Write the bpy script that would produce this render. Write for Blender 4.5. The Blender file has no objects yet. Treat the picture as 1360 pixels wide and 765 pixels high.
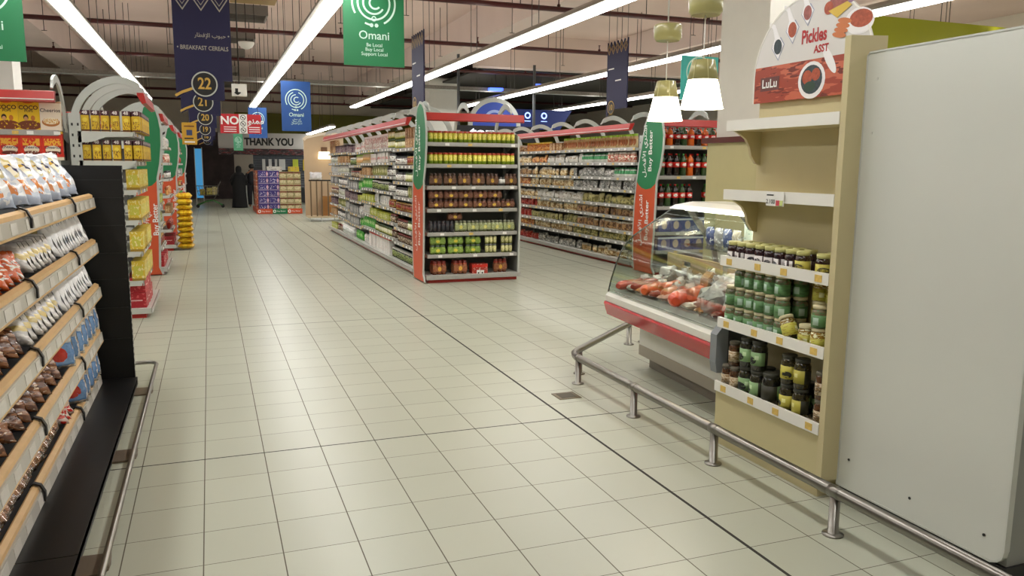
import bpy, math, random
from mathutils import Vector, Matrix, noise
random.seed(7)
S = bpy.context.scene
COL = S.collection
# ------------------------------------------------------------------ camera, world, exposure
cam_d = bpy.data.cameras.new('camera'); cam = bpy.data.objects.new('camera', cam_d); COL.objects.link(cam)
R_ = Vector((0.9354973, -0.35325187, 0.00761055)); U_ = Vector((0.04620627, 0.14366302, 0.98854738)); F_ = Vector((0.35029956, 0.92443175, -0.15071881))
cam.matrix_world = Matrix(((R_.x, U_.x, -F_.x, 0), (R_.y, U_.y, -F_.y, 0), (R_.z, U_.z, -F_.z, 1.5411), (0, 0, 0, 1)))
cam_d.sensor_width = 36; cam_d.lens = 27.9169; cam_d.clip_start = .05; cam_d.clip_end = 200
S.camera = cam
W = bpy.data.worlds.new('world'); S.world = W; W.use_nodes = True
W.node_tree.nodes['Background'].inputs[0].default_value = (.9, .92, 1, 1); W.node_tree.nodes['Background'].inputs[1].default_value = .05
S.view_settings.view_transform = 'Standard'; S.view_settings.look = 'None'; S.view_settings.gamma = 1
S.view_settings.exposure = 0.0; S.view_settings.use_curve_mapping = False
TUBE = 16      # strength of the fluorescent diffusers
LAMP = 6.0      # pendant lamp shades

# ------------------------------------------------------------------ helpers
def hexc(h):
    v = [int(h[i:i+2], 16)/255 for i in (0, 2, 4)]
    return tuple((c/12.92 if c <= .04045 else ((c+.055)/1.055)**2.4) for c in v) + (1,)
MATS = {}
def mat(name, col, rough=.5, metal=0, emit=0, spec=.5, noise_amt=0, noise_scale=8, bump=0, coat=0, alpha=1):
    if name in MATS: return MATS[name]
    m = bpy.data.materials.new(name); m.use_nodes = True; MATS[name] = m
    nt = m.node_tree; b = nt.nodes['Principled BSDF']; c = hexc(col)
    b.inputs['Base Color'].default_value = c; b.inputs['Roughness'].default_value = rough; b.inputs['Metallic'].default_value = metal
    b.inputs['Specular IOR Level'].default_value = spec
    if coat: b.inputs['Coat Weight'].default_value = coat
    if emit:
        b.inputs['Emission Color'].default_value = c; b.inputs['Emission Strength'].default_value = emit
    tc = nt.nodes.new('ShaderNodeTexCoord'); n = nt.nodes.new('ShaderNodeTexNoise'); n.inputs['Scale'].default_value = noise_scale
    nt.links.new(tc.outputs['Object'], n.inputs['Vector'])
    amt = noise_amt or .04
    mr = nt.nodes.new('ShaderNodeMapRange'); mr.inputs['To Min'].default_value = 1-amt; mr.inputs['To Max'].default_value = 1+amt*.6
    nt.links.new(n.outputs['Fac'], mr.inputs['Value'])
    vm = nt.nodes.new('ShaderNodeVectorMath'); vm.operation = 'SCALE'; vm.inputs[0].default_value = c[:3]
    nt.links.new(mr.outputs[0], vm.inputs['Scale']); nt.links.new(vm.outputs[0], b.inputs['Base Color'])
    if bump:
        bp = nt.nodes.new('ShaderNodeBump'); bp.inputs['Strength'].default_value = bump; bp.inputs['Distance'].default_value = .01
        nt.links.new(n.outputs['Fac'], bp.inputs['Height']); nt.links.new(bp.outputs[0], b.inputs['Normal'])
    return m
def printmat(name, base, shapes=(), rough=.45, warp=0, var=.12, coat=0, bump=0, spec=.5, wscale=6):
    """packaging print: flat colour patches laid out on the pack's own UV"""
    if name in MATS: return MATS[name]
    m = bpy.data.materials.new(name); m.use_nodes = True; MATS[name] = m
    nt = m.node_tree; N = nt.nodes; L = nt.links; b = N['Principled BSDF']
    b.inputs['Roughness'].default_value = rough; b.inputs['Specular IOR Level'].default_value = spec
    if coat: b.inputs['Coat Weight'].default_value = coat; b.inputs['Coat Roughness'].default_value = .12
    uv = N.new('ShaderNodeUVMap'); vec = uv.outputs[0]
    oi = N.new('ShaderNodeObjectInfo')
    nz = N.new('ShaderNodeTexNoise'); nz.inputs['Scale'].default_value = wscale; nz.inputs['Detail'].default_value = 3
    off = N.new('ShaderNodeVectorMath'); off.operation = 'ADD'; L.new(vec, off.inputs[0]); L.new(oi.outputs['Random'], off.inputs[1]); L.new(off.outputs[0], nz.inputs['Vector'])
    if warp:
        s = N.new('ShaderNodeVectorMath'); s.operation = 'MULTIPLY_ADD'; L.new(nz.outputs['Color'], s.inputs[0])
        s.inputs[1].default_value = (warp, warp, 0); s.inputs[2].default_value = (-warp/2, -warp/2, 0)
        a = N.new('ShaderNodeVectorMath'); a.operation = 'ADD'; L.new(vec, a.inputs[0]); L.new(s.outputs[0], a.inputs[1]); vec = a.outputs[0]
    cur = None; base_c = hexc(base)
    for sh in shapes:
        k, cx, cy, rx, ry, c = sh[:6]
        sub = N.new('ShaderNodeVectorMath'); sub.operation = 'SUBTRACT'; L.new(vec, sub.inputs[0]); sub.inputs[1].default_value = (cx, cy, 0)
        dv = N.new('ShaderNodeVectorMath'); dv.operation = 'DIVIDE'; L.new(sub.outputs[0], dv.inputs[0]); dv.inputs[1].default_value = (rx, ry, 1)
        lt = N.new('ShaderNodeMath'); lt.operation = 'LESS_THAN'; lt.inputs[1].default_value = 1
        if k in ('e', 'b'):
            ln = N.new('ShaderNodeVectorMath'); ln.operation = 'LENGTH'; L.new(dv.outputs[0], ln.inputs[0]); L.new(ln.outputs['Value'], lt.inputs[0])
        else:
            ab = N.new('ShaderNodeVectorMath'); ab.operation = 'ABSOLUTE'; L.new(dv.outputs[0], ab.inputs[0])
            sp = N.new('ShaderNodeSeparateXYZ'); L.new(ab.outputs[0], sp.inputs[0])
            mx = N.new('ShaderNodeMath'); mx.operation = 'MAXIMUM'; L.new(sp.outputs[0], mx.inputs[0]); L.new(sp.outputs[1], mx.inputs[1]); L.new(mx.outputs[0], lt.inputs[0])
        fac = lt.outputs[0]
        if k in ('b', 'n'):                       # blotchy patch
            n2 = N.new('ShaderNodeTexNoise'); n2.inputs['Scale'].default_value = sh[6]; L.new(off.outputs[0], n2.inputs['Vector'])
            g = N.new('ShaderNodeMath'); g.operation = 'GREATER_THAN'; g.inputs[1].default_value = sh[7]; L.new(n2.outputs['Fac'], g.inputs[0])
            mu = N.new('ShaderNodeMath'); mu.operation = 'MULTIPLY'; L.new(fac, mu.inputs[0]); L.new(g.outputs[0], mu.inputs[1]); fac = mu.outputs[0]
        mix = N.new('ShaderNodeMix'); mix.data_type = 'RGBA'; L.new(fac, mix.inputs[0])
        if cur is None: mix.inputs[6].default_value = base_c
        else: L.new(cur, mix.inputs[6])
        mix.inputs[7].default_value = hexc(c); cur = mix.outputs[2]
    mr = N.new('ShaderNodeMapRange'); mr.inputs['To Min'].default_value = 1-var; mr.inputs['To Max'].default_value = 1+var; L.new(oi.outputs['Random'], mr.inputs['Value'])
    sc = N.new('ShaderNodeVectorMath'); sc.operation = 'SCALE'; L.new(mr.outputs[0], sc.inputs['Scale'])
    if cur is None: sc.inputs[0].default_value = base_c[:3]
    else: L.new(cur, sc.inputs[0])
    L.new(sc.outputs[0], b.inputs['Base Color'])
    if bump:
        bp = N.new('ShaderNodeBump'); bp.inputs['Strength'].default_value = bump; bp.inputs['Distance'].default_value = .02
        L.new(nz.outputs['Fac'], bp.inputs['Height']); L.new(bp.outputs[0], b.inputs['Normal'])
    return m

def glassmat(name, tint='ffffff', k=.08, rough=.02):
    if name in MATS: return MATS[name]
    m = bpy.data.materials.new(name); m.use_nodes = True; MATS[name] = m; nt = m.node_tree; N = nt.nodes; L = nt.links
    N.remove(N['Principled BSDF']); out = N['Material Output']
    t = N.new('ShaderNodeBsdfTransparent'); t.inputs[0].default_value = hexc(tint); g = N.new('ShaderNodeBsdfGlossy'); g.inputs['Roughness'].default_value = rough
    f = N.new('ShaderNodeLayerWeight'); f.inputs[0].default_value = .5; pw = N.new('ShaderNodeMath'); pw.operation = 'POWER'; pw.inputs[1].default_value = 4; L.new(f.outputs['Facing'], pw.inputs[0]); a = N.new('ShaderNodeMath'); a.operation = 'MULTIPLY_ADD'; a.inputs[1].default_value = .8; a.inputs[2].default_value = k
    nz = N.new('ShaderNodeTexNoise'); nz.inputs['Scale'].default_value = 3; mr = N.new('ShaderNodeMapRange'); mr.inputs['To Min'].default_value = rough; mr.inputs['To Max'].default_value = rough+.04
    L.new(nz.outputs['Fac'], mr.inputs['Value']); L.new(mr.outputs[0], g.inputs['Roughness'])
    mx = N.new('ShaderNodeMixShader'); L.new(pw.outputs[0], a.inputs[0]); L.new(a.outputs[0], mx.inputs[0]); L.new(t.outputs[0], mx.inputs[1]); L.new(g.outputs[0], mx.inputs[2]); L.new(mx.outputs[0], out.inputs[0])
    return m

class MB:
    def __init__(s): s.v = []; s.f = []; s.m = []; s.uv = []; s.mats = []; s.sm = []
    def mi(s, m):
        if m not in s.mats: s.mats.append(m)
        return s.mats.index(m)
    def face(s, pts, m, uv=None, smooth=False):
        b = len(s.v); s.v += [tuple(p) for p in pts]; s.f.append(tuple(range(b, b+len(pts)))); s.m.append(s.mi(m))
        s.uv.append(uv or [(0, 0), (1, 0), (1, 1), (0, 1)][:len(pts)] if len(pts) <= 4 else (uv or [(0, 0)]*len(pts))); s.sm.append(smooth)
    def box(s, x0, x1, y0, y1, z0, z1, m, tm=None, fm=None):
        """front face is -Y (material fm), top material tm"""
        if x0 > x1: x0, x1 = x1, x0
        if y0 > y1: y0, y1 = y1, y0
        if z0 > z1: z0, z1 = z1, z0
        s.face([(x0, y0, z0), (x1, y0, z0), (x1, y0, z1), (x0, y0, z1)], fm or m)
        s.face([(x1, y1, z0), (x0, y1, z0), (x0, y1, z1), (x1, y1, z1)], fm or m)
        s.face([(x1, y0, z0), (x1, y1, z0), (x1, y1, z1), (x1, y0, z1)], m)
        s.face([(x0, y1, z0), (x0, y0, z0), (x0, y0, z1), (x0, y1, z1)], m)
        s.face([(x0, y0, z1), (x1, y0, z1), (x1, y1, z1), (x0, y1, z1)], tm or m)
        s.face([(x0, y1, z0), (x1, y1, z0), (x1, y0, z0), (x0, y0, z0)], tm or m)
        return s
    def lathe(s, prof, m, seg=14, c=(0, 0, 0), mfun=None, sx=1, sy=1, smooth=True, H=None):
        H = H or (prof[-1][1]-prof[0][1]) or 1; z0 = prof[0][1]
        b = len(s.v)
        for r, z in prof:
            for i in range(seg):
                a = 2*math.pi*i/seg - math.pi/2 - math.pi
                s.v.append((c[0]+r*math.cos(a)*sx, c[1]+r*math.sin(a)*sy, c[2]+z))
        for j in range(len(prof)-1):
            mm = s.mi(mfun(j) if mfun else m)
            for i in range(seg):
                k = (i+1) % seg
                s.f.append((b+j*seg+i, b+j*seg+k, b+(j+1)*seg+k, b+(j+1)*seg+i)); s.m.append(mm)
                v0 = (prof[j][1]-z0)/H; v1 = (prof[j+1][1]-z0)/H
                s.uv.append([(i/seg, v0), ((i+1)/seg, v0), ((i+1)/seg, v1), (i/seg, v1)]); s.sm.append(smooth)
        for j, rev in ((0, True), (len(prof)-1, False)):
            if prof[j][0] > 1e-4:
                idx = [b+j*seg+i for i in range(seg)]
                if rev: idx.reverse()
                s.f.append(tuple(idx)); s.m.append(s.mi(mfun(min(j, len(prof)-2)) if mfun else m)); s.uv.append([(.5, (prof[j][1]-z0)/H)]*seg); s.sm.append(False)
        return s
    def tube(s, path, r, m, seg=8, closed=False, rs=None):
        P = [Vector(p) for p in path]; n = len(P); b = len(s.v); ref = None
        for i, p in enumerate(P):
            if closed: t = (P[(i+1) % n]-P[i-1])
            else: t = (P[min(i+1, n-1)]-P[max(i-1, 0)])
            t.normalize()
            if ref is None:
                ref = Vector((0, 0, 1)) if abs(t.z) < .9 else Vector((1, 0, 0))
                ref = (ref - t*ref.dot(t)).normalized()
            else:
                ref = ref - t*ref.dot(t)
                ref = ref.normalized() if ref.length > 1e-6 else Vector((1, 0, 0))
            o = t.cross(ref); rr = rs[i] if rs else r
            for k in range(seg):
                a = 2*math.pi*k/seg; s.v.append(tuple(p+ref*math.cos(a)*rr+o*math.sin(a)*rr))
        for i in range(n if closed else n-1):
            j = (i+1) % n
            for k in range(seg):
                l = (k+1) % seg
                s.f.append((b+i*seg+k, b+i*seg+l, b+j*seg+l, b+j*seg+k)); s.m.append(s.mi(m)); s.uv.append([(0, 0), (1, 0), (1, 1), (0, 1)]); s.sm.append(True)
        if not closed:
            for i, rev in ((0, 1), (n-1, 0)):
                idx = [b+i*seg+k for k in range(seg)]
                if rev: idx.reverse()
                s.f.append(tuple(idx)); s.m.append(s.mi(m)); s.uv.append([(0, 0)]*seg); s.sm.append(False)
        return s
    def prism(s, poly, axis, a0, a1, m, side=None):
        """poly in the plane perpendicular to axis, extruded a0..a1. axis x: (y,z); y: (x,z); z: (x,y)"""
        def P(p, a): return {'x': (a, p[0], p[1]), 'y': (p[0], a, p[1]), 'z': (p[0], p[1], a)}[axis]
        xs = [p[0] for p in poly]; ys = [p[1] for p in poly]; w = (max(xs)-min(xs)) or 1; h = (max(ys)-min(ys)) or 1
        uv = [((p[0]-min(xs))/w, (p[1]-min(ys))/h) for p in poly]
        s.face([P(p, a0) for p in poly], m, uv); s.face([P(p, a1) for p in reversed(poly)], m, uv[::-1])
        n = len(poly)
        for i in range(n):
            j = (i+1) % n
            s.face([P(poly[i], a0), P(poly[j], a0), P(poly[j], a1), P(poly[i], a1)], side or m)
        return s
    def strip(s, pts, w, axis, a0, a1, m):
        """flat bent bar: centre line pts in a plane, width w, extruded a0..a1"""
        L = []; Rr = []; n = len(pts)
        for i, p in enumerate(pts):
            q0 = pts[max(i-1, 0)]; q1 = pts[min(i+1, n-1)]; t = Vector((q1[0]-q0[0], q1[1]-q0[1])).normalized(); nn = Vector((-t.y, t.x))
            ww = w[i] if isinstance(w, (list, tuple)) else w
            L.append((p[0]+nn.x*ww/2, p[1]+nn.y*ww/2)); Rr.append((p[0]-nn.x*ww/2, p[1]-nn.y*ww/2))
        for i in range(n-1): s.prism([L[i], L[i+1], Rr[i+1], Rr[i]], axis, a0, a1, m)
        return s
    def sheet(s, pts, w, y0, y1, m):
        """bent pane of thickness w without inner faces: pts in (x, z), extruded along y"""
        n = len(pts); O = []
        for i, p in enumerate(pts):
            q0 = pts[max(i-1, 0)]; q1 = pts[min(i+1, n-1)]; t = Vector((q1[0]-q0[0], q1[1]-q0[1])).normalized(); O.append((p[0]-t.y*w, p[1]+t.x*w))
        loop = list(pts)+O[::-1]; b = len(s.v); N2 = len(loop)
        for yy in (y0, y1): s.v += [(p[0], yy, p[1]) for p in loop]
        for i in range(N2):
            j = (i+1) % N2; s.f.append((b+i, b+j, b+N2+j, b+N2+i)); s.m.append(s.mi(m)); s.uv.append([(0, 0), (1, 0), (1, 1), (0, 1)]); s.sm.append(i < n-1 or n <= i < N2-1)
        for k in (0, N2):
            for i in range(n-1): s.f.append((b+k+i, b+k+i+1, b+k+N2-2-i, b+k+N2-1-i)); s.m.append(s.mi(m)); s.uv.append([(0, 0)]*4); s.sm.append(False)
        return s
    def text(s, body, size, m, org, ux, uy, align='CENTER', bold=0, sx=1, depth=.002):
        """lettering laid flat: org = anchor, ux/uy = directions of reading and up"""
        vs, fs = text_geo(body, align, bold); ux = Vector(ux); uy = Vector(uy); nrm = ux.cross(uy); o = Vector(org)
        b = len(s.v)
        for x, y in vs: s.v.append(tuple(o+ux*x*size*sx+uy*y*size+nrm*depth))
        for f in fs: s.f.append(tuple(b+i for i in f)); s.m.append(s.mi(m)); s.uv.append([(0, 0)]*len(f)); s.sm.append(False)
        return s
    def xf(s, M, start=0):
        s.v[start:] = [tuple(M @ Vector(v)) for v in s.v[start:]]; return s
    def mesh(s, name):
        me = bpy.data.meshes.new(name); me.from_pydata(s.v, [], s.f)
        for m in s.mats: me.materials.append(m)
        me.polygons.foreach_set('material_index', s.m); me.polygons.foreach_set('use_smooth', s.sm)
        ul = me.uv_layers.new(name='UVMap'); flat = []
        for u, f in zip(s.uv, s.f):
            u = list(u)+[(0, 0)]*(len(f)-len(u))
            for k in range(len(f)): flat += [u[k][0], u[k][1]]
        ul.data.foreach_set('uv', flat); me.update(); return me
    def build(s, name, parent=None, **kw):
        o = bpy.data.objects.new(name, s.mesh(name)); COL.objects.link(o)
        if parent: o.parent = parent
        tag(o, **kw); return o
_TX = {}
def text_geo(body, align='CENTER', bold=0):
    k = (body, align, bold)
    if k not in _TX:
        c = bpy.data.curves.new('lettering', 'FONT'); c.body = body; c.align_x = align; c.align_y = 'CENTER'; c.size = 1; c.resolution_u = 3; c.offset = bold
        o = bpy.data.objects.new('lettering', c); COL.objects.link(o); bpy.context.view_layer.update()
        me = bpy.data.meshes.new_from_object(o)
        _TX[k] = ([(v.co.x, v.co.y) for v in me.vertices], [tuple(p.vertices) for p in me.polygons])
        bpy.data.objects.remove(o); bpy.data.curves.remove(c); bpy.data.meshes.remove(me)
    return _TX[k]
def tag(o, label=None, cat=None, group=None, kind=None):
    if label: o['label'] = label
    if cat: o['category'] = cat
    if group: o['group'] = group
    if kind: o['kind'] = kind
    return o
def thing(name, label, cat, loc=(0, 0, 0), rz=0, group=None):
    o = bpy.data.objects.new(name, None); COL.objects.link(o); o.empty_display_size = .1
    o.location = loc; o.rotation_euler = (0, 0, rz); return tag(o, label, cat, group)
def struct(mb, name): return mb.build(name, kind='structure')
PROTO = {}; LIVE = {}
def put(key, loc, rot=(0, 0, 0), label=None, cat=None, group=None, scale=None):
    """PROTO[key] builds the first one; later ones are copies of it and of its parts"""
    if key not in LIVE:
        o = LIVE[key] = PROTO[key]()
    else:
        o = LIVE[key].copy(); COL.objects.link(o)
        for ch in list(LIVE[key].children):
            c = ch.copy(); COL.objects.link(c); c.parent = o
    for k in ('label', 'category', 'group'):
        if k in o: del o[k]
    o.location = loc; o.rotation_euler = rot
    o.scale = (1, 1, 1) if not scale else (scale if isinstance(scale, (tuple, list)) else (scale,)*3)
    return tag(o, label, cat, group)

# shared materials
GREY = mat('grey_powder_coat', 'b9bcb6', .45); LGREY = mat('light_grey_metal', 'c9cbc4', .4); DGREY = mat('dark_grey_plastic', '4a4d50', .5)
RED = mat('red_header_paint', 'b5261d', .35); BLACK = mat('black_steel', '0b0b0c', .45, noise_amt=.3, noise_scale=3); BACK = mat('mid_grey_back_panel', '6b6d6b', .6)  # BACK: one even mid grey for all gondola back panels
STEEL = mat('brushed_steel', '8f8c86', .3, 1); WHITE = mat('white_laminate', 'eceae2', .35); OLIVE = mat('olive_laminate', 'cbbf95', .5)
WOOD = mat('pale_wood', 'd8b27c', .45, noise_amt=.15, noise_scale=14); PRICE = mat('clear_price_rail', 'b0aea8', .25, noise_amt=.15, noise_scale=30)
TAGY = mat('yellow_price_tag', 'e2c066', .6, noise_amt=.3, noise_scale=60); WTXT = mat('white_print', 'f4f4f0', .5); DTXT = mat('black_print', '141414', .5)
NAVY = mat('navy_banner_cloth', '15133f', .6); GOLD = mat('gold_print', 'c9a24a', .5); GREEN = mat('green_sign', '1f7a4b', .45); ORANGE = mat('orange_sign', 'd2562f', .45)
WIRE = mat('dark_wire', '2d2622', .6); PIPE = mat('dark_red_pipe', '4a1514', .4)
PAPER = mat('white_paper', 'efeee9', .6); CARD = mat('beige_card', 'cbb48c', .7, noise_amt=.2)

# ================================================================== SETTING
def floor_mat():
    m = bpy.data.materials.new('glazed_floor_tiles'); m.use_nodes = True; nt = m.node_tree; N = nt.nodes; L = nt.links; b = N['Principled BSDF']
    tc = N.new('ShaderNodeTexCoord')
    def M(op, a, c=None, d=None):
        n = N.new('ShaderNodeMath'); n.operation = op
        for i, q in enumerate((a, c, d)):
            if q is None: continue
            if isinstance(q, (int, float)): n.inputs[i].default_value = q
            else: L.new(q, n.inputs[i])
        return n.outputs[0]
    sp = N.new('ShaderNodeSeparateXYZ'); L.new(tc.outputs['Object'], sp.inputs[0])
    masks = []; cells = []; dark = []
    for ax, off, jo in ((0, -.38984, 2.0102), (1, 4.32402, 4.32402)):
        u = M('DIVIDE', M('SUBTRACT', sp.outputs[ax], off), .3)
        cells.append(M('FLOOR', u)); fr = M('FRACT', u)
        d = M('MINIMUM', fr, M('SUBTRACT', 1.0, fr))            # distance to the joint in tiles
        masks.append(M('LESS_THAN', d, .0080 if ax == 0 else .0062))
        uj = M('DIVIDE', M('SUBTRACT', sp.outputs[ax], jo), 3.6); fj = M('FRACT', uj); dj = M('MINIMUM', fj, M('SUBTRACT', 1.0, fj))
        dark.append(M('LESS_THAN', dj, .0022 if ax == 0 else .0015))
    g = M('MAXIMUM', masks[0], masks[1]); dk = M('MAXIMUM', dark[0], dark[1])
    cb = N.new('ShaderNodeCombineXYZ'); L.new(cells[0], cb.inputs[0]); L.new(cells[1], cb.inputs[1])
    wn = N.new('ShaderNodeTexWhiteNoise'); L.new(cb.outputs[0], wn.inputs['Vector'])
    nz = N.new('ShaderNodeTexNoise'); nz.inputs['Scale'].default_value = 1.3; nz.inputs['Detail'].default_value = 5; L.new(tc.outputs['Object'], nz.inputs['Vector'])
    k = M('ADD', M('MULTIPLY', wn.outputs['Value'], .05), M('MULTIPLY', nz.outputs['Fac'], .08)); k = M('ADD', k, .92)
    sc = N.new('ShaderNodeVectorMath'); sc.operation = 'SCALE'; sc.inputs[0].default_value = hexc('b7baa9')[:3]; L.new(k, sc.inputs['Scale'])
    m1 = N.new('ShaderNodeMix'); m1.data_type = 'RGBA'; L.new(g, m1.inputs[0]); L.new(sc.outputs[0], m1.inputs[6]); m1.inputs[7].default_value = hexc('5c5548')
    m2 = N.new('ShaderNodeMix'); m2.data_type = 'RGBA'; L.new(dk, m2.inputs[0]); L.new(m1.outputs[2], m2.inputs[6]); m2.inputs[7].default_value = hexc('2b2822')
    L.new(m2.outputs[2], b.inputs['Base Color'])
    rr = M('MAXIMUM', .32, M('MULTIPLY', M('MAXIMUM', g, dk), .8)); L.new(rr, b.inputs['Roughness'])
    return m
XL, XR, YB, YF, ZC = -14, 18, -5, 39, 5.2
f = MB(); f.box(XL, XR, YB, YF, -.1, 0, floor_mat()); struct(f, 'floor')
CEIL = mat('painted_ceiling_slab', 'e0cabf', .9, noise_amt=.12, noise_scale=.6); WALLM = mat('cream_wall_paint', 'd6cdbd', .8)
DARKC = mat('dark_ceiling_void', '3a3833', .8, noise_amt=.3, noise_scale=1.2); OLW = mat('olive_green_wall', '6d6a22', .7); BEAM = mat('painted_beam', 'e4d3ca', .85, noise_amt=.1, noise_scale=1)
c = MB(); c.box(XL, XR, YB, YF, ZC, ZC+.1, CEIL); struct(c, 'ceiling')
w = MB(); w.box(XL-.1, XL, YB, YF, 0, ZC, WALLM); struct(w, 'wall_left')
w = MB(); w.box(XR, XR+.1, YB, YF, 0, ZC, WALLM); struct(w, 'wall_right')
w = MB(); w.box(XL, XR, YF, YF+.1, 0, ZC, WALLM); struct(w, 'wall_back')
w = MB(); w.box(XL, XR, YB-.1, YB, 0, ZC, WALLM); struct(w, 'wall_front')
tn = 0
def trim(*boxes):
    global tn
    tn += 1; m = MB()
    for b_ in boxes: m.box(*b_)
    return struct(m, 'trim_%d' % tn)
# downstand beams, ducts in the roof void
trim((6.0, 7.1, 3, 38, 4.45, ZC-.001, BEAM)); trim((11.2, 12.0, 3, 38, 4.5, ZC-.001, BEAM)); trim((-4.2, -3.4, 3, 38, 4.5, ZC-.001, BEAM))
trim((7.1, 17.98, 21.5, 22.0, 4.3, ZC-.001, BEAM))
trim((7.4, 17.9, 22.02, 38.9, 4.28, 4.34, DARKC))                  # the dark lowered ceiling at the back right
trim((8.9, 17.9, 9.2, 9.5, 2.95, 3.72, mat('lime_green_fascia', 'a8ad1c', .6)))
trim((1.2, 17.9, 38.8, 38.99, 2.6, 3.9, OLW))
trim((-13.9, 1.1, 38.8, 38.99, 0.0, 3.0, mat('dark_shop_front', '4a3d3c', .7, noise_amt=.6, noise_scale=3)))
def column(name, x0, x1, y0, y1, z1, m, label):
    o = MB(); o.box(x0, x1, y0, y1, 0, z1, m); o.box(x0-.02, x1+.02, y0-.02, y1+.02, 0, .12, m)
    return o.build(name, label=label, cat='column')
COLM = mat('white_column_paint', 'dedbd2', .6)
colA = thing('column', 'white square column rising behind the glass deli counter', 'column', (4.93, 6.17, 0))
m = MB(); m.box(-.35, .45, -.3, .4, 1.8, 5.19, COLM); m.build('shaft', colA)
m = MB(); m.box(-.40, .52, -.37, .47, 0, 1.78, mat('olive_cladding', 'c2b98a', .5)); m.build('cladding', colA, label='olive cladding around the foot of the column')
m = MB(); m.box(-.45, .55, -.40, .50, 1.78, 1.83, mat('dark_red_trim', '5b1f18', .4)); m.build('trim_band', colA, label='dark red band capping the cladding')
column('column', 6.95, 7.95, 26.2, 27.2, 4.44, COLM, 'pale square column standing beyond the middle gondola')
column('column', -3.4, -2.7, 14.2, 14.8, 5.19, COLM, 'cream column far left beside the green hanging sign')

# ------------------------------------------------------------------ fluorescent lines
TUBEM = mat('fluorescent_diffuser', 'fdfcf8', .4, emit=TUBE); UPM = mat('added_ceiling_glow', 'fff6ec', .4, emit=9); HOUS = mat('light_housing', '9c9488', .4)  # UPM: invented upward glow, added on the housings to brighten the ceiling
def light_line(x, y0, y1, label, z=3.5):
    t = thing('fluorescent_light_line', label, 'ceiling light', (x, y0, z), group=None)
    L_ = y1-y0; h = MB(); h.prism([(-.16, .0), (.13, .0), (.13, .035), (.06, .09), (-.09, .09), (-.16, .035)], 'y', 0, L_, HOUS); h.box(-.05, .02, .1, L_-.1, .0905, .094, UPM); h.build('housing', t)
    n = max(1, round(L_/1.5)); s = L_/n; d0 = None
    for i in range(n):
        if d0 is None:
            d = MB(); d.prism([(-.105, -.001), (-.085, -.035), (.085, -.035), (.105, -.001)], 'y', .008, s-.008, TUBEM); d0 = o = d.build('diffuser', t)
        else:
            o = d0.copy(); COL.objects.link(o); o.parent = t
        o.location = (0, i*s, 0)
    w0 = None
    for i in range(0, n+1, 2):
        if w0 is None:
            q = MB()
            for dx in (-.06, .05): q.tube([(dx, 0, .08), (dx, 0, ZC-z)], .006, WIRE, 5)
            w0 = o = q.build('hanger', t)
        else:
            o = w0.copy(); COL.objects.link(o); o.parent = t
        o.location = (0, min(i*s+.05, L_-.05), 0)
light_line(-1.62, -.5, 27, 'line of fluorescent tubes over the left shelves, crossing the cereal aisle')
light_line(1.50, -.5, 29, 'line of fluorescent tubes above the main walkway, left of the green sign')
light_line(4.64, -.5, 27.5, 'long line of fluorescent tubes passing above the middle gondola')
light_line(7.95, -.5, 25.6, 'line of fluorescent tubes above the second gondola, behind the pendant lamps')
light_line(11.4, 4, 27, 'faint fluorescent line farther right, below the line over the second gondola')
light_line(14.6, 8, 24, 'farthest right fluorescent line seen just above the cola shelves')
light_line(4.3, 30, 37.5, 'short fluorescent line near the THANK YOU fascia at the far end', z=2.95)
light_line(-5.0, 6, 24, 'fluorescent line over the far left shelves')

# ------------------------------------------------------------------ sprinkler pipes and cable trays
def pipe(y, z, x0, x1, label, r=.045, dz=-.0):
    t = thing('sprinkler_pipe', label, 'pipe', (0, y, z), group=None)
    m = MB(); m.tube([(x0, 0, 0), (x1, 0, dz)], r, PIPE, 8); m.build('pipe_run', t)
    m = MB(); x = x0+.7
    while x < x1:
        m.lathe([(.03, 0), (.03, .05), (.012, .06), (.012, .13), (.035, .135), (.005, .15)], PIPE, 6, c=(x, 0, r*.6)); x += 3.0
    m.build('sprinkler_head', t)
    h0 = None; x = x0+1.2
    while x < x1:
        if h0 is None:
            q = MB(); q.tube([(0, 0, 0), (0, 0, ZC-z)], .008, WIRE, 5); h0 = o = q.build('hanger', t)
        else: o = h0.copy(); COL.objects.link(o); o.parent = t
        o.location = (x, 0, 0); x += 2.4
names = ['nearest', 'second', 'third', 'fourth', 'fifth', 'sixth', 'seventh']
for i, y in enumerate((12.9, 17.3, 22.0, 26.8, 31.5, 36.0)):
    pipe(y, 4.2, -13, 17.5, 'dark red sprinkler pipe across the roof void, %s from the camera' % names[i])
t = thing('cable_tray', 'perforated grey cable tray crossing the hall behind the green hanging sign', 'cable tray', (0, 22.9, 3.75))
m = MB(); m.box(-10, 16, -.15, .15, 0, .01, GREY); m.build('tray_base', t)
m = MB()
for s_ in (-.15, .15): m.box(-10, 16, s_-.006, s_+.006, -.0, .1, mat('grey_perforated_tray', '8a857c', .5, noise_amt=.5, noise_scale=25))
m.build('tray_side', t)
GR = mat('roof_grille_louvre', '77726a', .6)
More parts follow.
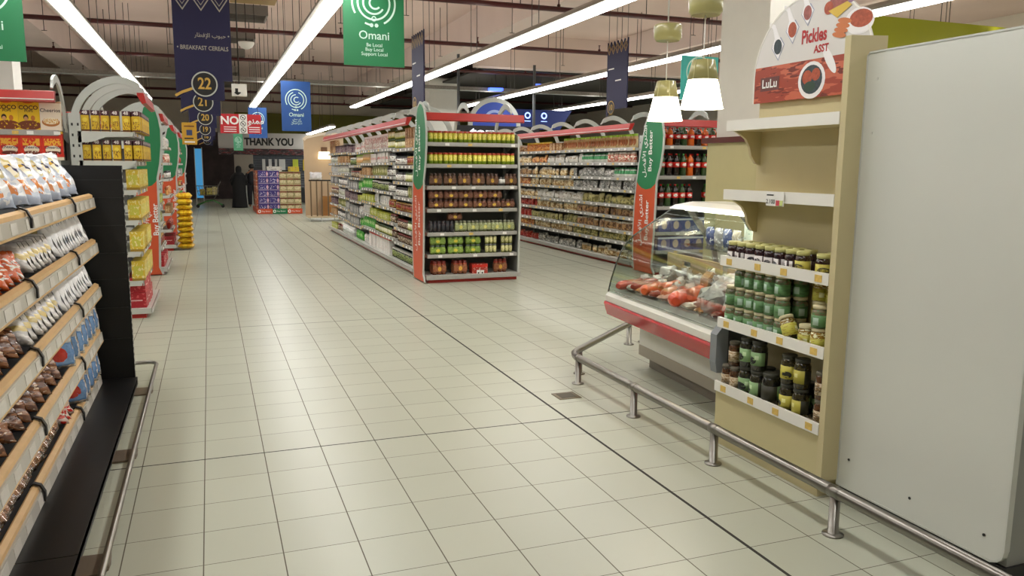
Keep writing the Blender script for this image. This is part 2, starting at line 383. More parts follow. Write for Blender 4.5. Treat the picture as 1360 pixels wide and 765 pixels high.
for i, (y, x, z) in enumerate(((15.0, .75, 4.75), (18.6, .7, 4.75), (21.6, .6, 4.7), (25, .5, 4.7), (28.5, .45, 4.6), (33, .4, 4.6))):
    t = thing('roof_grille', 'grey slatted air grille in the roof void, %s of six behind the aisle signs' % names[i], 'air grille', (x, y, z))
    m = MB(); m.box(-.62, .62, -.5, -.47, -.1, .1, GR); m.box(-.62, .62, .47, .5, -.1, .1, GR); m.box(-.62, -.59, -.47, .47, -.1, .1, GR); m.box(.59, .62, -.47, .47, -.1, .1, GR); m.build('frame', t)
    m = MB()
    for k in range(9): m.prism([(-.45+k*.1, -.06), (-.44+k*.1, -.06), (-.38+k*.1, .06), (-.39+k*.1, .06)], 'x', -.59, .59, GR)
    m.build('louvre', t)
    m = MB()
    for sx in (-.5, .5): m.tube([(sx, 0, .1), (sx, 0, ZC-z)], .01, WIRE, 5)
    m.build('hanger', t)
# loose hanging rods everywhere between ceiling and grid
def rods():
    pts = [(x, y) for x in (-2.9, -.6, .2, 2.5, 3.6, 5.4, 8.6, 9.9) for y in (11, 14.5, 18.5, 24)]
    r0 = None
    for i, (x, y) in enumerate(pts):
        x += random.uniform(-.35, .35); y += random.uniform(-1, 1)
        if r0 is None:
            q = MB(); q.tube([(0, 0, 0), (0, 0, 1.1)], .007, WIRE, 5); q.box(-.05, .05, -.004, .004, -.006, .004, WIRE); r0 = o = q.build('ceiling_rod')
        else: o = r0.copy(); COL.objects.link(o)
        o.location = (x, y, ZC-1.1); tag(o, 'thin dark rod hanging from the ceiling slab above the shelves', 'ceiling rod', 'thin rods hanging from the ceiling')
rods()
t = thing('suspended_camera_dome', 'small white camera hanging beside the number 22 aisle sign', 'security camera', (.36, 9.6, 2.36))
m = MB(); m.box(-.08, .08, -.05, .05, -.06, .07, WHITE); m.build('housing', t)
m = MB(); m.lathe([(.0, -.09), (.035, -.06), (.035, -.05)], DTXT, 10, c=(-.02, -.04, .03)); m.box(-.045, -.015, -.053, -.05, -.02, .02, DTXT); m.build('lens', t)
m = MB(); m.tube([(0, 0, .07), (0, 0, ZC-2.36)], .008, WIRE, 5); m.build('hanger', t)
t = thing('ceiling_speaker', 'white dome speaker under a roof grille right of the number 22 sign', 'speaker', (.85, 18.0, 4.05))
m = MB(); m.lathe([(.05, -.12), (.12, -.08), (.17, 0), (.17, .02)], WHITE, 16); m.build('dome', t)
m = MB(); m.tube([(0, 0, .02), (0, 0, ZC-4.05)], .01, WIRE, 5); m.build('hanger', t)
t = thing('roof_duct', 'tan boxed duct hanging in the roof void above the main walkway', 'duct', (.75, 12.5, 4.2))
m = MB(); m.box(-.33, .33, -.9, .9, -.2, .3, mat('tan_duct', '9c8048', .6)); m.box(-.36, .36, -.92, -.88, -.23, .33, CARD); m.build('duct_body', t)
m = MB(); m.tube([(-.25, 0, .3), (-.25, 0, 1.0)], .01, WIRE, 5); m.tube([(.25, 0, .3), (.25, 0, 1.0)], .01, WIRE, 5); m.build('hanger', t)

# ------------------------------------------------------------------ hanging signs
def ring(mb, cx, cz, r0, r1, m, a0=0, a1=360, y=0, n=40):
    for i in range(n):
        a = math.radians(a0+(a1-a0)*i/n); b = math.radians(a0+(a1-a0)*(i+1)/n)
        mb.face([(cx+r0*math.cos(a), y, cz+r0*math.sin(a)), (cx+r1*math.cos(a), y, cz+r1*math.sin(a)), (cx+r1*math.cos(b), y, cz+r1*math.sin(b)), (cx+r0*math.cos(b), y, cz+r0*math.sin(b))], m)
def disc(mb, cx, cz, r, m, y=0, n=24):
    mb.face([(cx+r*math.cos(2*math.pi*i/n), y, cz+r*math.sin(2*math.pi*i/n)) for i in range(n)], m)
ARHB = '\uFEE2\uFEE0\uFEA4\uFEE3 \uFEF2\uFEA0\uFE98\uFEE8\uFEE3'
def diamond(mb, cx, cz, w, h, m, y):
    for s in (1, .55):
        P = [(cx, cz-h*s), (cx+w*s, cz), (cx, cz+h*s), (cx-w*s, cz)]
        Q = [(cx, cz-h*s*.84), (cx+w*s*.84, cz), (cx, cz+h*s*.84), (cx-w*s*.84, cz)]
        for i in range(4):
            j = (i+1) % 4; mb.face([(P[i][0], y, P[i][1]), (P[j][0], y, P[j][1]), (Q[j][0], y, Q[j][1]), (Q[i][0], y, Q[i][1])], m)
def aisle_sign(num, y, w, z0, z1, label, detail, xo=0, tab=True):
    t = thing('aisle_number_sign', label, 'sign', (xo, y, 0))
    h = .27*w/.55
    zc = 2.405
    m = MB(); W2 = w/2
    m.prism([(-W2, zc-.16), (-.13, zc-.07), (-.09, zc-.13), (.0, zc-.165), (W2*.67, zc-.17), (W2*.67, zc+.04), (W2, zc+.04), (W2+.0, z1), (-W2, z1)], 'y', -.008, .008, NAVY); m.build('banner', t)
    r = .13
    m = MB(); m.lathe([(r*.98, 0), (r*.98, .012)], NAVY, 32); m.xf(Matrix.Translation((0, -.012, zc)) @ Matrix.Rotation(math.pi/2, 4, 'X')); 
    for fa in range(len(m.m)): pass
    ring(m, 0, zc, r*.92, r*1.03, GREY, y=-.026); disc(m, 0, zc, r*.92, DTXT, y=-.0255)
    m.text(num, .17, GOLD, (0, -.027, zc), (1, 0, 0), (0, 0, 1), bold=.02, sx=.82); m.build('number_disc', t)
    m = MB(); m.strip([(-W2-.01, zc-.13), (-W2+.06, zc-.09), (-r*.9, zc-.045)], .028, 'y', -.014, -.006, GOLD); m.build('gold_arm', t)
    m = MB()
    for sx in (-W2+.03, W2-.03): m.tube([(sx, 0, z1), (sx, 0, ZC)], .004, WIRE, 5)
    m.build('hanger', t)
    if detail:
        m = MB()
        for k in (-1, 0, 1): diamond(m, k*w*.32, 3.30, w*.15, .13, mat('silver_print', 'a9a39a', .5), -.0095)
        m.text('• BREAKFAST CEREALS', .062, mat('silver_print', 'a9a39a', .5), (0.0, -.0085, 2.785), (1, 0, 0), (0, 0, 1), bold=.012, sx=.84)
        m.text('\uFEAD\uFE8E\uFEC4\uFED3\uFEF9\uFE8D \uFE8F\uFEEE\uFE92\uFEA3'[::-1] if False else '\uFEAD\uFE8E\uFEC4\uFED3\uFEF9\uFE8D \uFE8F\uFEEE\uFE92\uFEA3 •', .06, mat('silver_print', 'a9a39a', .5), (.10, -.0085, 2.92), (1, 0, 0), (0, 0, 1), bold=.008)
        m.build('lettering', t)
aisle_sign('22', 9.5, .58, 1.98, 3.6, 'navy hanging aisle sign with gold number 22 and BREAKFAST CEREALS', True)
aisle_sign('21', 12.2, .58, 1.98, 3.0, 'navy hanging aisle sign with gold number 21, just behind sign 22', False, -.03)
aisle_sign('20', 16.2, .56, 1.98, 2.9, 'navy hanging aisle sign with gold number 20, left of the red NO sign', False, -.02)
aisle_sign('19', 21.6, .56, 1.98, 2.75, 'small navy hanging sign, gold number 19, beside a yellow poster', False, -.04)
aisle_sign('18', 27.0, .56, 1.98, 2.7, 'tiny navy hanging sign, gold number 18, below sign 19', False, -.03)
aisle_sign('17', 32.0, .56, 1.95, 2.6, 'farthest navy hanging sign, gold number 17', False, 0)

def omani(name, x, y, zc, w, h, base, label, ar=False, face=0):
    t = thing(name, label, 'sign', (x, y, 0), face)
    m = MB(); m.box(-w/2, w/2, -.006, .006, zc-h/2, zc+h/2, base); m.build('banner', t)
    m = MB(); k = w/.67; cz = zc+.13*h; P = mat('mint_print', 'cfeee0', .5)
    ring(m, 0, cz, .225*k, .245*k, P, -62, 210, -.0075); ring(m, 0, cz, .225*k, .245*k, P, 245, 262, -.0075)
    ring(m, .0, cz, .165*k, .185*k, P, 110, 430, -.0078) ; ring(m, .0, cz, .105*k, .125*k, P, 90, 330, -.0075); ring(m, .015*k, cz, .05*k, .07*k, P, 50, 320, -.0075)
    for dx in (-.027, .027): disc(m, dx*k, cz-.235*k, .021*k, P, -.008)
    ring(m, 0, cz-.165*k, .017*k, .028*k, P, y=-.0082)
    m.text('Omani', .125*k, P, (0, -.0065, cz-.345*k), (1, 0, 0), (0, 0, 1), bold=.008)
    ls = ('Be Local', 'Buy Local', 'Support Local') if not ar else ('\uFEF2\uFEE0\uFEA4\uFEE3 \uFEE6\uFEDB', '\uFEF2\uFEE0\uFEA4\uFEE3 \uFEAE\uFE98\uFEB7\uFE8D', '\uFEF2\uFEE0\uFEA4\uFEE4\uFEDF\uFE8D \uFEE2\uFECB\uFEA9\uFE8D')
    for i, s_ in enumerate(ls): m.text(s_, .052*k, P, (0, -.0065, cz-(.445+.048*i)*k), (1, 0, 0), (0, 0, 1), bold=.008)
    m.build('emblem_print', t)
    m = MB()
    for sx in (-w/2+.13, w/2-.13): m.tube([(sx, 0, zc+h/2), (sx, 0, ZC)], .004, WIRE, 5)
    m.build('hanger', t)
omani('hanging_sign', 1.767, 9.0, 3.16, .67, 1.06, GREEN, 'large green hanging sign reading Omani, Be Local Buy Local Support Local')
omani('hanging_sign', -1.92, 9.0, 3.03, .67, 1.06, GREEN, 'green hanging sign cut off at the left edge of the view')
BLUE = mat('blue_sign', '1d4f94', .45)
omani('hanging_sign', 1.77, 17.5, 2.76, .60, 1.02, BLUE, 'blue hanging sign reading Omani above the walkway', True)
omani('hanging_sign', 1.36, 24.0, 2.72, .5, .85, BLUE, 'blue hanging sign half hidden behind the red NO sign', True)
omani('hanging_sign', .88, 26.0, 2.22, .27, .5, mat('pale_green_sign', '4f9a74', .5), 'small pale green hanging sign below the red NO sign')
omani('hanging_sign', 6.50, 9.8, 2.79, .6, .6, mat('turquoise_sign', '3fb6ae', .5), 'turquoise hanging sign behind the pendant lamps')
# red NO sign
t = thing('prohibition_sign', 'red and white hanging sign reading NO with pictograms and Arabic', 'sign', (.675, 18, 2.395))
REDS = mat('red_sign', 'c3202a', .5)
m = MB(); m.box(-.41, .41, -.01, .01, -.2, .2, REDS); m.box(-.035, .13, -.014, -.01, -.2, .2, PAPER); m.build('board', t)
m = MB(); m.text('NO', .23, WTXT, (-.22, -.0105, .06), (1, 0, 0), (0, 0, 1), bold=.03); m.text('\uFEC9\uFEEE\uFEE8\uFEE4\uFEE3', .17, WTXT, (.265, -.0105, .06), (1, 0, 0), (0, 0, 1), bold=.03)
for k in range(3):
    m.text('photography' if k == 0 else ('or smoking' if k == 1 else 'in shop'), .045, WTXT, (-.22, -.0105, -.07-.045*k), (1, 0, 0), (0, 0, 1)) if False else None
    m.box(-.34, -.09, -.0125, -.0105, -.078-.045*k, -.062-.045*k, WTXT); m.box(.16, .38, -.0125, -.0105, -.078-.045*k, -.062-.045*k, WTXT)
    ring(m, .047, .13-.13*k, .043, .055, DTXT, y=-.0155, n=20); m.strip([(.015, .16-.13*k), (.08, .1-.13*k)], .01, 'y', -.0165, -.0155, DTXT); m.box(.03, .06, -.016, -.015, .115-.13*k, .14-.13*k, DTXT)
m.build('lettering', t)
m = MB(); m.tube([(-.35, 0, .2), (-.35, 0, 2.8)], .006, WIRE, 5); m.tube([(.35, 0, .2), (.35, 0, 2.8)], .006, WIRE, 5); m.build('hanger', t)
# navy section banners seen edge-on above the gondola ends
def side_banner(x, y, w, z0, z1, label, num):
    t = thing('section_banner', label, 'banner', (x, y, 0), math.radians(-90))
    m = MB(); W2 = w/2; n = 6; top = []
    for i in range(n): top += [(W2-(i)*w/n, z1), (W2-(i+.5)*w/n, z1-.09)]
    m.prism([(-W2, z0-.12), (-W2+.12, z0), (W2, z0)]+top+[(-W2, z1)], 'y', -.01, .01, NAVY); m.build('banner', t)
    m = MB()
    for yy in (-.0115,):
        for i in range(5): diamond(m, -W2+w*(i+.5)/5, z1-.12, w*.09, .09, GOLD, yy)
        m.box(-W2+.05, -W2+.25, yy, -.0105, (z0+z1)/2+.1, (z0+z1)/2+.12, PAPER); m.box(-W2+.3, -W2+.5, yy, -.0105, (z0+z1)/2-.1, (z0+z1)/2-.08, PAPER)
        ring(m, -W2+.18, z0+.03, .1, .115, GOLD, y=-.016); disc(m, -W2+.18, z0+.03, .1, DTXT, y=-.0155); m.text(num, .13, GOLD, (-W2+.18, -.017, z0+.03), (1, 0, 0), (0, 0, 1), bold=.02)
    m.build('lettering', t)
    m = MB()
    for sx in (-W2+.03, W2-.03): m.tube([(sx, 0, z1-.05), (sx, 0, ZC)], .004, WIRE, 5)
    m.build('hanger', t)
side_banner(2.95, 11.75, .7, 2.42, 3.47, 'narrow navy banner hanging above the front of the middle gondola', '10')
side_banner(6.35, 11.95, .7, 2.5, 3.6, 'navy banner with gold diamonds above the second gondola', '10')

# ================================================================== SHELVING
ARB_BUY = '\uFEDE\uFEC0\uFED3\uFEF7\uFE8D \uFEF1\uFEAE\uFE98\uFEB7\uFE8D'
LV = [1.85, 1.57, 1.285, .985, .67, .375]
PANEL_F = [(-.02, .02), (.06, .12), (.02, .6), (.0, 1.0), (-.01, 1.35), (-.10, 1.55), (-.16, 1.8), (-.17, 2.0), (-.13, 2.15), (-.07, 2.27), (.02, 2.33)]
PANEL_B = [(.14, 2.36), (.27, 2.3), (.36, 2.12), (.42, 1.9), (.5, 1.6), (.56, 1.3), (.6, 1.0), (.62, .6), (.6, .2), (.56, .02)]
def shelf_part(t, x0, x1, y0, y1, z, back_z=None, tags=0, m=LGREY):
    s = MB(); s.box(x0, x1, y0+.012, y1, z-.022, z, m)
    for xx in (x0, x1-.004): s.prism([(y0+.02, z-.022), (y1, z-.022), (y1, z-.11), (y1-.12, z-.10), (y0+.25, z-.05), (y0+.02, z-.045)], 'x', xx, xx+.004, m)
    o = s.build('shelf', t)
    r = MB(); r.prism([(y0, z-.044), (y0+.012, z-.05), (y0+.012, z+.004), (y0+.004, z+.004)], 'x', x0, x1, PRICE)
    for k in range(tags):
        xx = x0+(k+.3+random.random()*.5)*(x1-x0)/tags; r.box(xx, xx+.055, y0-.004, y0+.002, z-.04, z-.008, random.choice((TAGY, PAPER, PAPER)))
    r.build('price_rail', o); return o
def arch_pts(d0=.62, n=14, rise=.5):
    """curved canopy bracket from the rear post out over the shelves, in (y, z)"""
    P = [(.60, 1.90), (.52, 2.13), (.38, 2.275), (.20, 2.345), (.04, 2.31), (-.05, 2.235)]
    out = []
    for i in range(len(P)-1):
        for k in range(4):
            u = k/4; p0 = P[max(i-1, 0)]; p1 = P[i]; p2 = P[i+1]; p3 = P[min(i+2, len(P)-1)]
            out.append(tuple(.5*((2*p1[c])+(p2[c]-p0[c])*u+(2*p0[c]-5*p1[c]+4*p2[c]-p3[c])*u*u+(3*p1[c]-p0[c]-3*p2[c]+p3[c])*u**3) for c in (0, 1)))
    out.append(P[-1]); return out
AW = [.058+.014*math.sin(i/20*math.pi) - (.04 if i > 17 else 0) for i in range(21)]
def header(t, x0, x1, dy=-.05):
    h = MB(); h.prism([(dy-.02, 2.13), (dy+.02, 2.12), (dy+.06, 2.2), (dy+.06, 2.225), (dy, 2.225)], 'x', x0, x1, RED)
    h.build('header_rail', t)
def end_unit(loc, rz, label, sw=1, arches=(-.6, 0, .6), right_side=True, sign=True, levels=LV):
    t = thing('gondola_end_unit', label, 'shelf unit', loc, rz)
    b = MB(); b.box(-.655, .655, 0, .70, .045, .10, LGREY); b.box(-.63, .63, .05, .70, 0, .045, RED); b.box(-.67, .67, -.012, .0, .05, .098, PRICE); b.build('base_shelf', t)
    b = MB(); b.box(-.6, .6, .55, .58, .1, 2.02, BACK); b.build('back_panel', t)
    for sx in (-.635, .605):
        b = MB()
        b.box(sx, sx+.03, .52, .62, 0, 2.02, GREY)
        for k in range(18): b.box(sx-.001 if sx < 0 else sx+.029, sx if sx < 0 else sx+.031, .535, .55, .2+k*.1, .225+k*.1, DTXT); b.box(sx-.001 if sx < 0 else sx+.029, sx if sx < 0 else sx+.031, .585, .6, .2+k*.1, .225+k*.1, DTXT)
        b.build('post', t)
    for z in levels: shelf_part(t, -.635, .635, .05, .55, z, tags=3)
    header(t, -.68, .68)
    p = arch_pts(); a0 = None
    for x in arches:
        if a0 is None: q = MB(); q.strip(p, AW, 'x', -.012, .012, GREY); a0 = o = q.build('canopy_arch', t)
        else: o = a0.copy(); COL.objects.link(o); o.parent = t
        o.location = (x, 0, 0)
    if right_side:
        q = MB(); q.prism([(.06, .1), (.03, .6), (.0, 1.0), (.05, 1.4), (.08, 1.9), (.12, 1.98), (.54, 1.98), (.54, .1)], 'x', .645, .655, mat('side_panel_grey', '7d7f7b', .5)); q.strip([(.05, .1), (.02, .6), (-.01, 1.0), (.04, 1.4), (.08, 1.95)], .03, 'x', .64, .662, LGREY); q.build('side_panel', t)
    if sign:
        X = -.70
        PF = [(p[0]*sw+(.0 if sw == 1 else .06), p[1]) for p in PANEL_F]; PB = [(p[0]*sw+(.0 if sw == 1 else .06), p[1]) for p in PANEL_B]; QX = lambda L_: [(a_*sw+(.0 if sw == 1 else .06), b_) for a_, b_ in L_]
        zc = [p for p in PB if p[1] > 1.35]; low = [p for p in PB if p[1] <= 1.35]
        fr = [p for p in PF if p[1] >= 1.35]; lf = [p for p in PF if p[1] < 1.35]
        sg = MB()
        sg.prism([fr[0]]+fr[1:]+zc+QX([(.55, 1.35), (.5, 1.30), (.4, 1.25), (.28, 1.23), (.14, 1.25), (.04, 1.30)]), 'x', X, X+.012, GREEN)
        sg.prism(lf+QX([(-.01, 1.35), (.04, 1.30), (.14, 1.25), (.28, 1.23), (.4, 1.25), (.5, 1.30), (.55, 1.35)])+low[1:], 'x', X, X+.012, ORANGE)
        full = PF+PB
        sg.strip(full, .028, 'x', X-.004, X+.016, GREY)
        so = sg.build('side_sign', t)
        lt = MB()
        # reads upward; seen from the -x side the reading direction is +z and 'up' points to +y... mirrored on purpose for outward faces
        for z0_, s_ in (((1.78, 1), (.78, 1)) if sw == 1 else ((.78, 1),)):
            lt.text('Buy Better', .135*(1 if sw == 1 else .8), WTXT, (X-.002, (.33 if z0_ > 1 else .40)*sw, z0_), (0, 0, 1), (0, -1, 0), bold=.015, depth=-.0) if False else lt.text('Buy Better', .135*(1 if sw == 1 else .75), WTXT, (X-.002, (.17 if z0_ > 1 else .22)*sw, z0_), (0, 0, 1), (0, 1, 0), bold=.015, depth=.003)
            lt.text(ARB_BUY, .13*(1 if sw == 1 else .7), WTXT, (X-.002, (.33 if z0_ > 1 else .40)*sw+(0 if sw == 1 else .02), z0_), (0, 0, 1), (0, 1, 0), bold=.015, depth=.003)
        lt.build('lettering', so)
    return t
def run_unit(loc, rz, L, levels, bays, label, arches=True, double=True):
    t = thing('shelving_gondola', label, 'shelf unit', loc, rz)
    b = MB(); b.box(0, L, 0, 1.3, .045, .10, LGREY); b.box(.02, L-.02, .05, 1.25, 0, .045, RED); b.box(0, L, -.012, 0, .05, .098, PRICE); b.build('base_shelf', t)
    b = MB(); b.box(0, L, .635, .665, .1, 2.02, BACK); b.build('back_panel', t)
    n = bays
    for i in range(n+1):
        b = MB(); x = min(i*L/n, L-.03); b.box(x, x+.03, .60, .70, .1, 2.05, GREY); b.build('post', t)
    for bi in range(n):
        for z in (levels[bi % len(levels)] if isinstance(levels[0], (list, tuple)) else levels):
            shelf_part(t, bi*L/n+.005, (bi+1)*L/n-.005, .03, .62, z, tags=6)
    if double:
        for z in LV[::2]: 
            s = MB(); s.box(0.02, L-.02, .68, 1.25, z-.02, z, LGREY); s.build('shelf', t)
    h = MB(); dy = -.07
    h.prism([(dy-.02, 2.11), (dy+.02, 2.10), (dy+.07, 2.19), (dy+.07, 2.215), (dy, 2.205)], 'x', -.0, L, RED)
    h.box(-.0, L, dy-.024, dy-.019, 2.125, 2.135, mat('painted_header_highlight', 'e9e2d8', .3))  # painted highlight: pale strip for the tubes reflecting along the header bottom
    h.build('header_rail', t)
    if arches:
        k = max(2, int(round(L/1.0))); a0 = None; p = arch_pts()
        for i in range(k+1):
            if a0 is None: q = MB(); q.strip(p, AW, 'x', -.012, .012, GREY); a0 = o = q.build('canopy_arch', t)
            else: o = a0.copy(); COL.objects.link(o); o.parent = t
            o.location = (min(max(i*L/k, .02), L-.02), 0, 0)
    return t

# ------------------------------------------------------------------ product prototypes
def carton(name, w, d, h, key, base, shapes, txt=(), toplid=None, **kw):
    def mk():
        m = printmat('print_'+key, base, shapes, **kw); b = MB(); b.box(-w/2, w/2, -d/2, d/2, 0, h, m, tm=printmat('lid_'+key, toplid or base, ()))
        for (s_, size, col, x, z, bd) in txt: b.text(s_, size, mat('ink_'+col, col, .5), (x, -d/2-.0012, z), (1, 0, 0), (0, 0, 1), bold=bd, depth=0)
        return b.build(name)
    return mk
def lid_jar(name, r, h, key, glass, label_c, lid, shapes=(), lab=(.15, .68), seg=14, lidh=.18):
    def mk():
        g = printmat('fill_'+key, glass, (('n', .5, .5, .5, .5, shapes[0][5] if shapes else glass, 14, .55),), rough=.12, coat=.6, var=.2)
        lm = printmat('label_'+key, label_c, shapes, rough=.5); ld = mat('jarlid_'+lid, lid, .4)
        b = MB(); hb = h*(1-lidh)
        b.lathe([(r*.86, 0), (r, h*.04), (r, hb*.86), (r*.84, hb*.97), (r*.8, hb)], g, seg); o = b.build(name)
        b = MB(); b.lathe([(r*1.015, hb*lab[0]), (r*1.015, hb*(lab[0]+lab[1]))], lm, seg); b.build('label', o)
        b = MB(); b.lathe([(r*.9, hb), (r*.9, h*.985), (r*.84, h)], ld, seg); b.build('lid', o)
        return o
    return mk
def simple_jar(name, r, h, key, body, label_c, lid, shapes=(), n=1, film=False, seg=10, v0=.12, v1=.72):
    """a small jar or can far from the camera; n > 1 is a shrink-wrapped row"""
    def mk():
        g = mat('body_'+body, body, .25); lm = printmat('label_'+key, label_c, shapes, rough=.45); ld = mat('jarlid_'+lid, lid, .35)
        b = MB()
        for i in range(n):
            c = ((i-(n-1)/2)*r*2.04, 0, 0)
            pr = [(r*.9, 0), (r, h*.05), (r, h*v0), (r*1.01, h*v0), (r*1.01, h*v1), (r, h*v1), (r*.86, h*.84), (r*.86, h*.99), (r*.8, h)]
            b.lathe(pr, g, seg, c=c, mfun=lambda j: (lm if j == 3 else (ld if j >= 6 else g)))
        if film:
            w = n*r*1.0; b.box(-w, w, -r*1.06, r*1.06, h*.22, h*.62, printmat('band_'+key, label_c, [('e', .5, .5, .13, .42, film), ('n', .5, .5, .5, .5, shapes[-1][5], 9, .6)]))
        return b.build(name)
    return mk
def bottle(name, r, h, key, liquid, label_c, cap, shapes=(), z0=.38, z1=.62, seg=12):
    def mk():
        g = mat('liquid_'+liquid, liquid, .08, coat=.6); lm = printmat('label_'+key, label_c, shapes, rough=.4); cp = mat('jarlid_'+cap, cap, .4)
        b = MB(); b.lathe([(r*.8, 0), (r, h*.04), (r*.97, h*.2), (r*.93, h*z0), (r*.96, h*z1), (r, h*.68), (r*.8, h*.8), (r*.4, h*.9), (r*.3, h*.93)], g, seg); o = b.build(name)
        b = MB(); b.lathe([(r*.985, h*z0), (r*1.0, h*z1)], lm, seg); b.build('label', o)
        b = MB(); b.lathe([(r*.34, h*.93), (r*.34, h*.99), (r*.3, h)], cp, 10); b.build('cap', o)
        return o
    return mk
def pillow(b, w, h, t, m, nx=9, nz=9, wr=.006, seed=0, pin=.0, shear=0, pw=.6):
    """sealed film bag standing on its lower edge; front to -Y"""
    def pos(u, v, sgn):
        pu = 1-abs(2*u-1)**3; pv = (1-abs(2*v-1)**3); th = t/2*(max(pu, 0)**pw)*(max(pv, 0)**pw)
        x = (u-.5)*w*(1-pin*v*v)-shear*v*h; z = v*h
        n1 = noise.noise(Vector((u*5+seed, v*5, sgn*3.1)))*wr + noise.noise(Vector((u*13+seed, v*9, sgn*7)))*wr*.5
        return (x+n1*.6, sgn*(th+n1*(1 if th > .001 else .3)), z+n1*.6)
    for sgn in (-1, 1):
        base = len(b.v)
        for j in range(nz+1):
            for i in range(nx+1): b.v.append(pos(i/nx, j/nz, sgn))
        for j in range(nz):
            for i in range(nx):
                q = [base+j*(nx+1)+i, base+j*(nx+1)+i+1, base+(j+1)*(nx+1)+i+1, base+(j+1)*(nx+1)+i]; uv = [(i/nx, j/nz), ((i+1)/nx, j/nz), ((i+1)/nx, (j+1)/nz), (i/nx, (j+1)/nz)]
                if sgn > 0: q.reverse(); uv.reverse()
                b.f.append(tuple(q)); b.m.append(b.mi(m)); b.uv.append(uv); b.sm.append(True)
def bag(name, w, h, t, key, base, shapes=(), **kw):
    geo = {k: kw.pop(k) for k in ('nx', 'nz', 'wr', 'pin', 'shear', 'pw') if k in kw}
    def mk():
        m = printmat('film_'+key, base, shapes, **kw); b = MB(); pillow(b, w, h, t, m, seed=random.random()*9, **geo); return b.build(name)
    return mk
class Frame:
    def __init__(s, loc, rz): s.l = loc; s.r = rz; s.c = math.cos(rz); s.s = math.sin(rz)
    def __call__(s, x, y, z): return (s.l[0]+x*s.c-y*s.s, s.l[1]+x*s.s+y*s.c, s.l[2]+z)
def row(fr, x0, x1, y, z, key, w, label, cat, group, h=0, layers=1, depth=1, dd=.1, jit=.0, yaw=.05, skip=0, tilt=0, scale=None, vary=False):
    n = max(1, int((x1-x0)/w+1e-6)); step = (x1-x0)/n; scale_z = scale[2] if isinstance(scale, tuple) else 1
    for d in range(depth):
        for l in range(layers):
            for i in range(n):
                if random.random() < skip: continue
                x = x0+(i+.5)*step+random.uniform(-jit, jit)
                if vary: scale = (random.uniform(.8, 1.05), 1, scale_z*random.uniform(.72, 1.05))
                put(key, fr(x, y+d*dd+random.uniform(0, jit), z+l*h+.001), (tilt-(random.uniform(0, .25) if vary else 0), 0, fr.r+random.uniform(-yaw, yaw)), label, cat, group, scale)

# ---------------------------------- middle gondola
FA = Frame((3.3, 10.15, 0), 0)
end_unit((3.3, 10.15, 0), 0, 'display shelf end of the middle gondola, red header, packs of jars on seven levels', arches=(-.62, -.1, .5))
run_unit((2.65, 19.5, 0), -math.pi/2, 8.55, [[1.82, 1.59, 1.37, 1.14, .90, .67, .42], [1.82, 1.60, 1.38, 1.13, .88, .65, .41], [1.80, 1.55, 1.31, 1.08, .86, .60, .38]], 6, 'long grey middle gondola, its left side stocked with jars, cartons and bags')
YEL = [('r', .5, .93, .5, .07, 'c23a24'), ('e', .5, .5, .2, .3, 'ffe94a'), ('r', .5, .1, .5, .1, '7f9a2a')]
PROTO['pk_yellow'] = simple_jar('jar_pack', .031, .15, 'pkyellow', 'b9a81f', 'd8ce2c', 'b8442c', [('e', .5, .5, .16, .32, 'fff07a'), ('r', .5, .15, .5, .14, '83a023'), ('n', .5, .5, .5, .5, '9ab52c', 20, .58)], n=3, film=False, v0=.04, v1=.80)
PROTO['pk_brown'] = simple_jar('jar_pack', .028, 0.165, 'pkbrown', '3e2c22', '6b4a36', '51382c', [('n', .5, .5, .5, .4, '8b6b50', 22, .6)], n=3, film='e0b23a', v0=.1, v1=.8)
PROTO['pk_choc'] = simple_jar('jar_pack', .032, 0.12, 'pkchoc', '36231b', '6b3f2a', '4b2a20', [('n', .5, .5, .5, .4, '9a7a63', 22, .6)], n=3, film='e5bd40', v0=.1, v1=.8)
PROTO['pk_pale'] = simple_jar('jar_pack', .027, 0.15, 'pkpale', '55583a', '9aa26a', '787a62', [('n', .5, .5, .5, .4, 'c9cfb2', 22, .55)], n=3, film='d9d060', v0=.1, v1=.8)
PROTO['pk_green'] = simple_jar('jar_pack', .030, 0.122, 'pkgreen', '4f6a2a', '7c9a3e', '5c6b58', [('n', .5, .5, .5, .4, 'b9cf6a', 22, .6)], n=3, film='e3cf3e', v0=.1, v1=.8)
PROTO['pk_silver'] = simple_jar('jar_pack', .027, 0.122, 'pksilver', '686a3c', 'a7a860', '6d6f6a', [('e', .5, .5, .2, .35, 'e8e3a4'), ('n', .5, .5, .5, .4, '5d6a3a', 22, .6)], n=3, v0=.1, v1=.8)
PROTO['pk_red'] = simple_jar('jar_pack', .031, 0.18, 'pkred', '5d2a1a', '96583a', '7d2a20', [('r', .5, .85, .5, .1, 'b02a20'), ('n', .5, .5, .5, .4, 'b98a5a', 22, .6)], n=3, film='e7b13c', v0=.06, v1=.82)
PROTO['pk_dark'] = simple_jar('jar_pack', .028, 0.15, 'pkdark', '24242a', '33353c', '2c2d31', [('n', .5, .5, .5, .4, '8a5a3a', 22, .65)], n=3, v0=.1, v1=.8)
def ep(key, w, z, lab, x0=-.61, x1=.61, y=.10, **k): row(FA, x0, x1, y, z, key, w, lab, 'jar pack', k.pop('group', lab[:40]), **k)
ep('pk_yellow', .192, LV[0], 'shrink-wrapped pack of yellow jars with red lids, top shelf of the middle end display', group='yellow jar packs on the top end shelf', depth=2, dd=.075)
ep('pk_yellow', .2, LV[1], 'shrink-wrapped pack of yellow jars with red lids, second shelf of the middle end display', group='yellow jar packs on the second end shelf', depth=2, dd=.075)
ep('pk_brown', .178, LV[2], 'dark brown jar pack with round gold mark, third shelf of the middle end display', x1=.38, group='brown jar packs on the third end shelf')
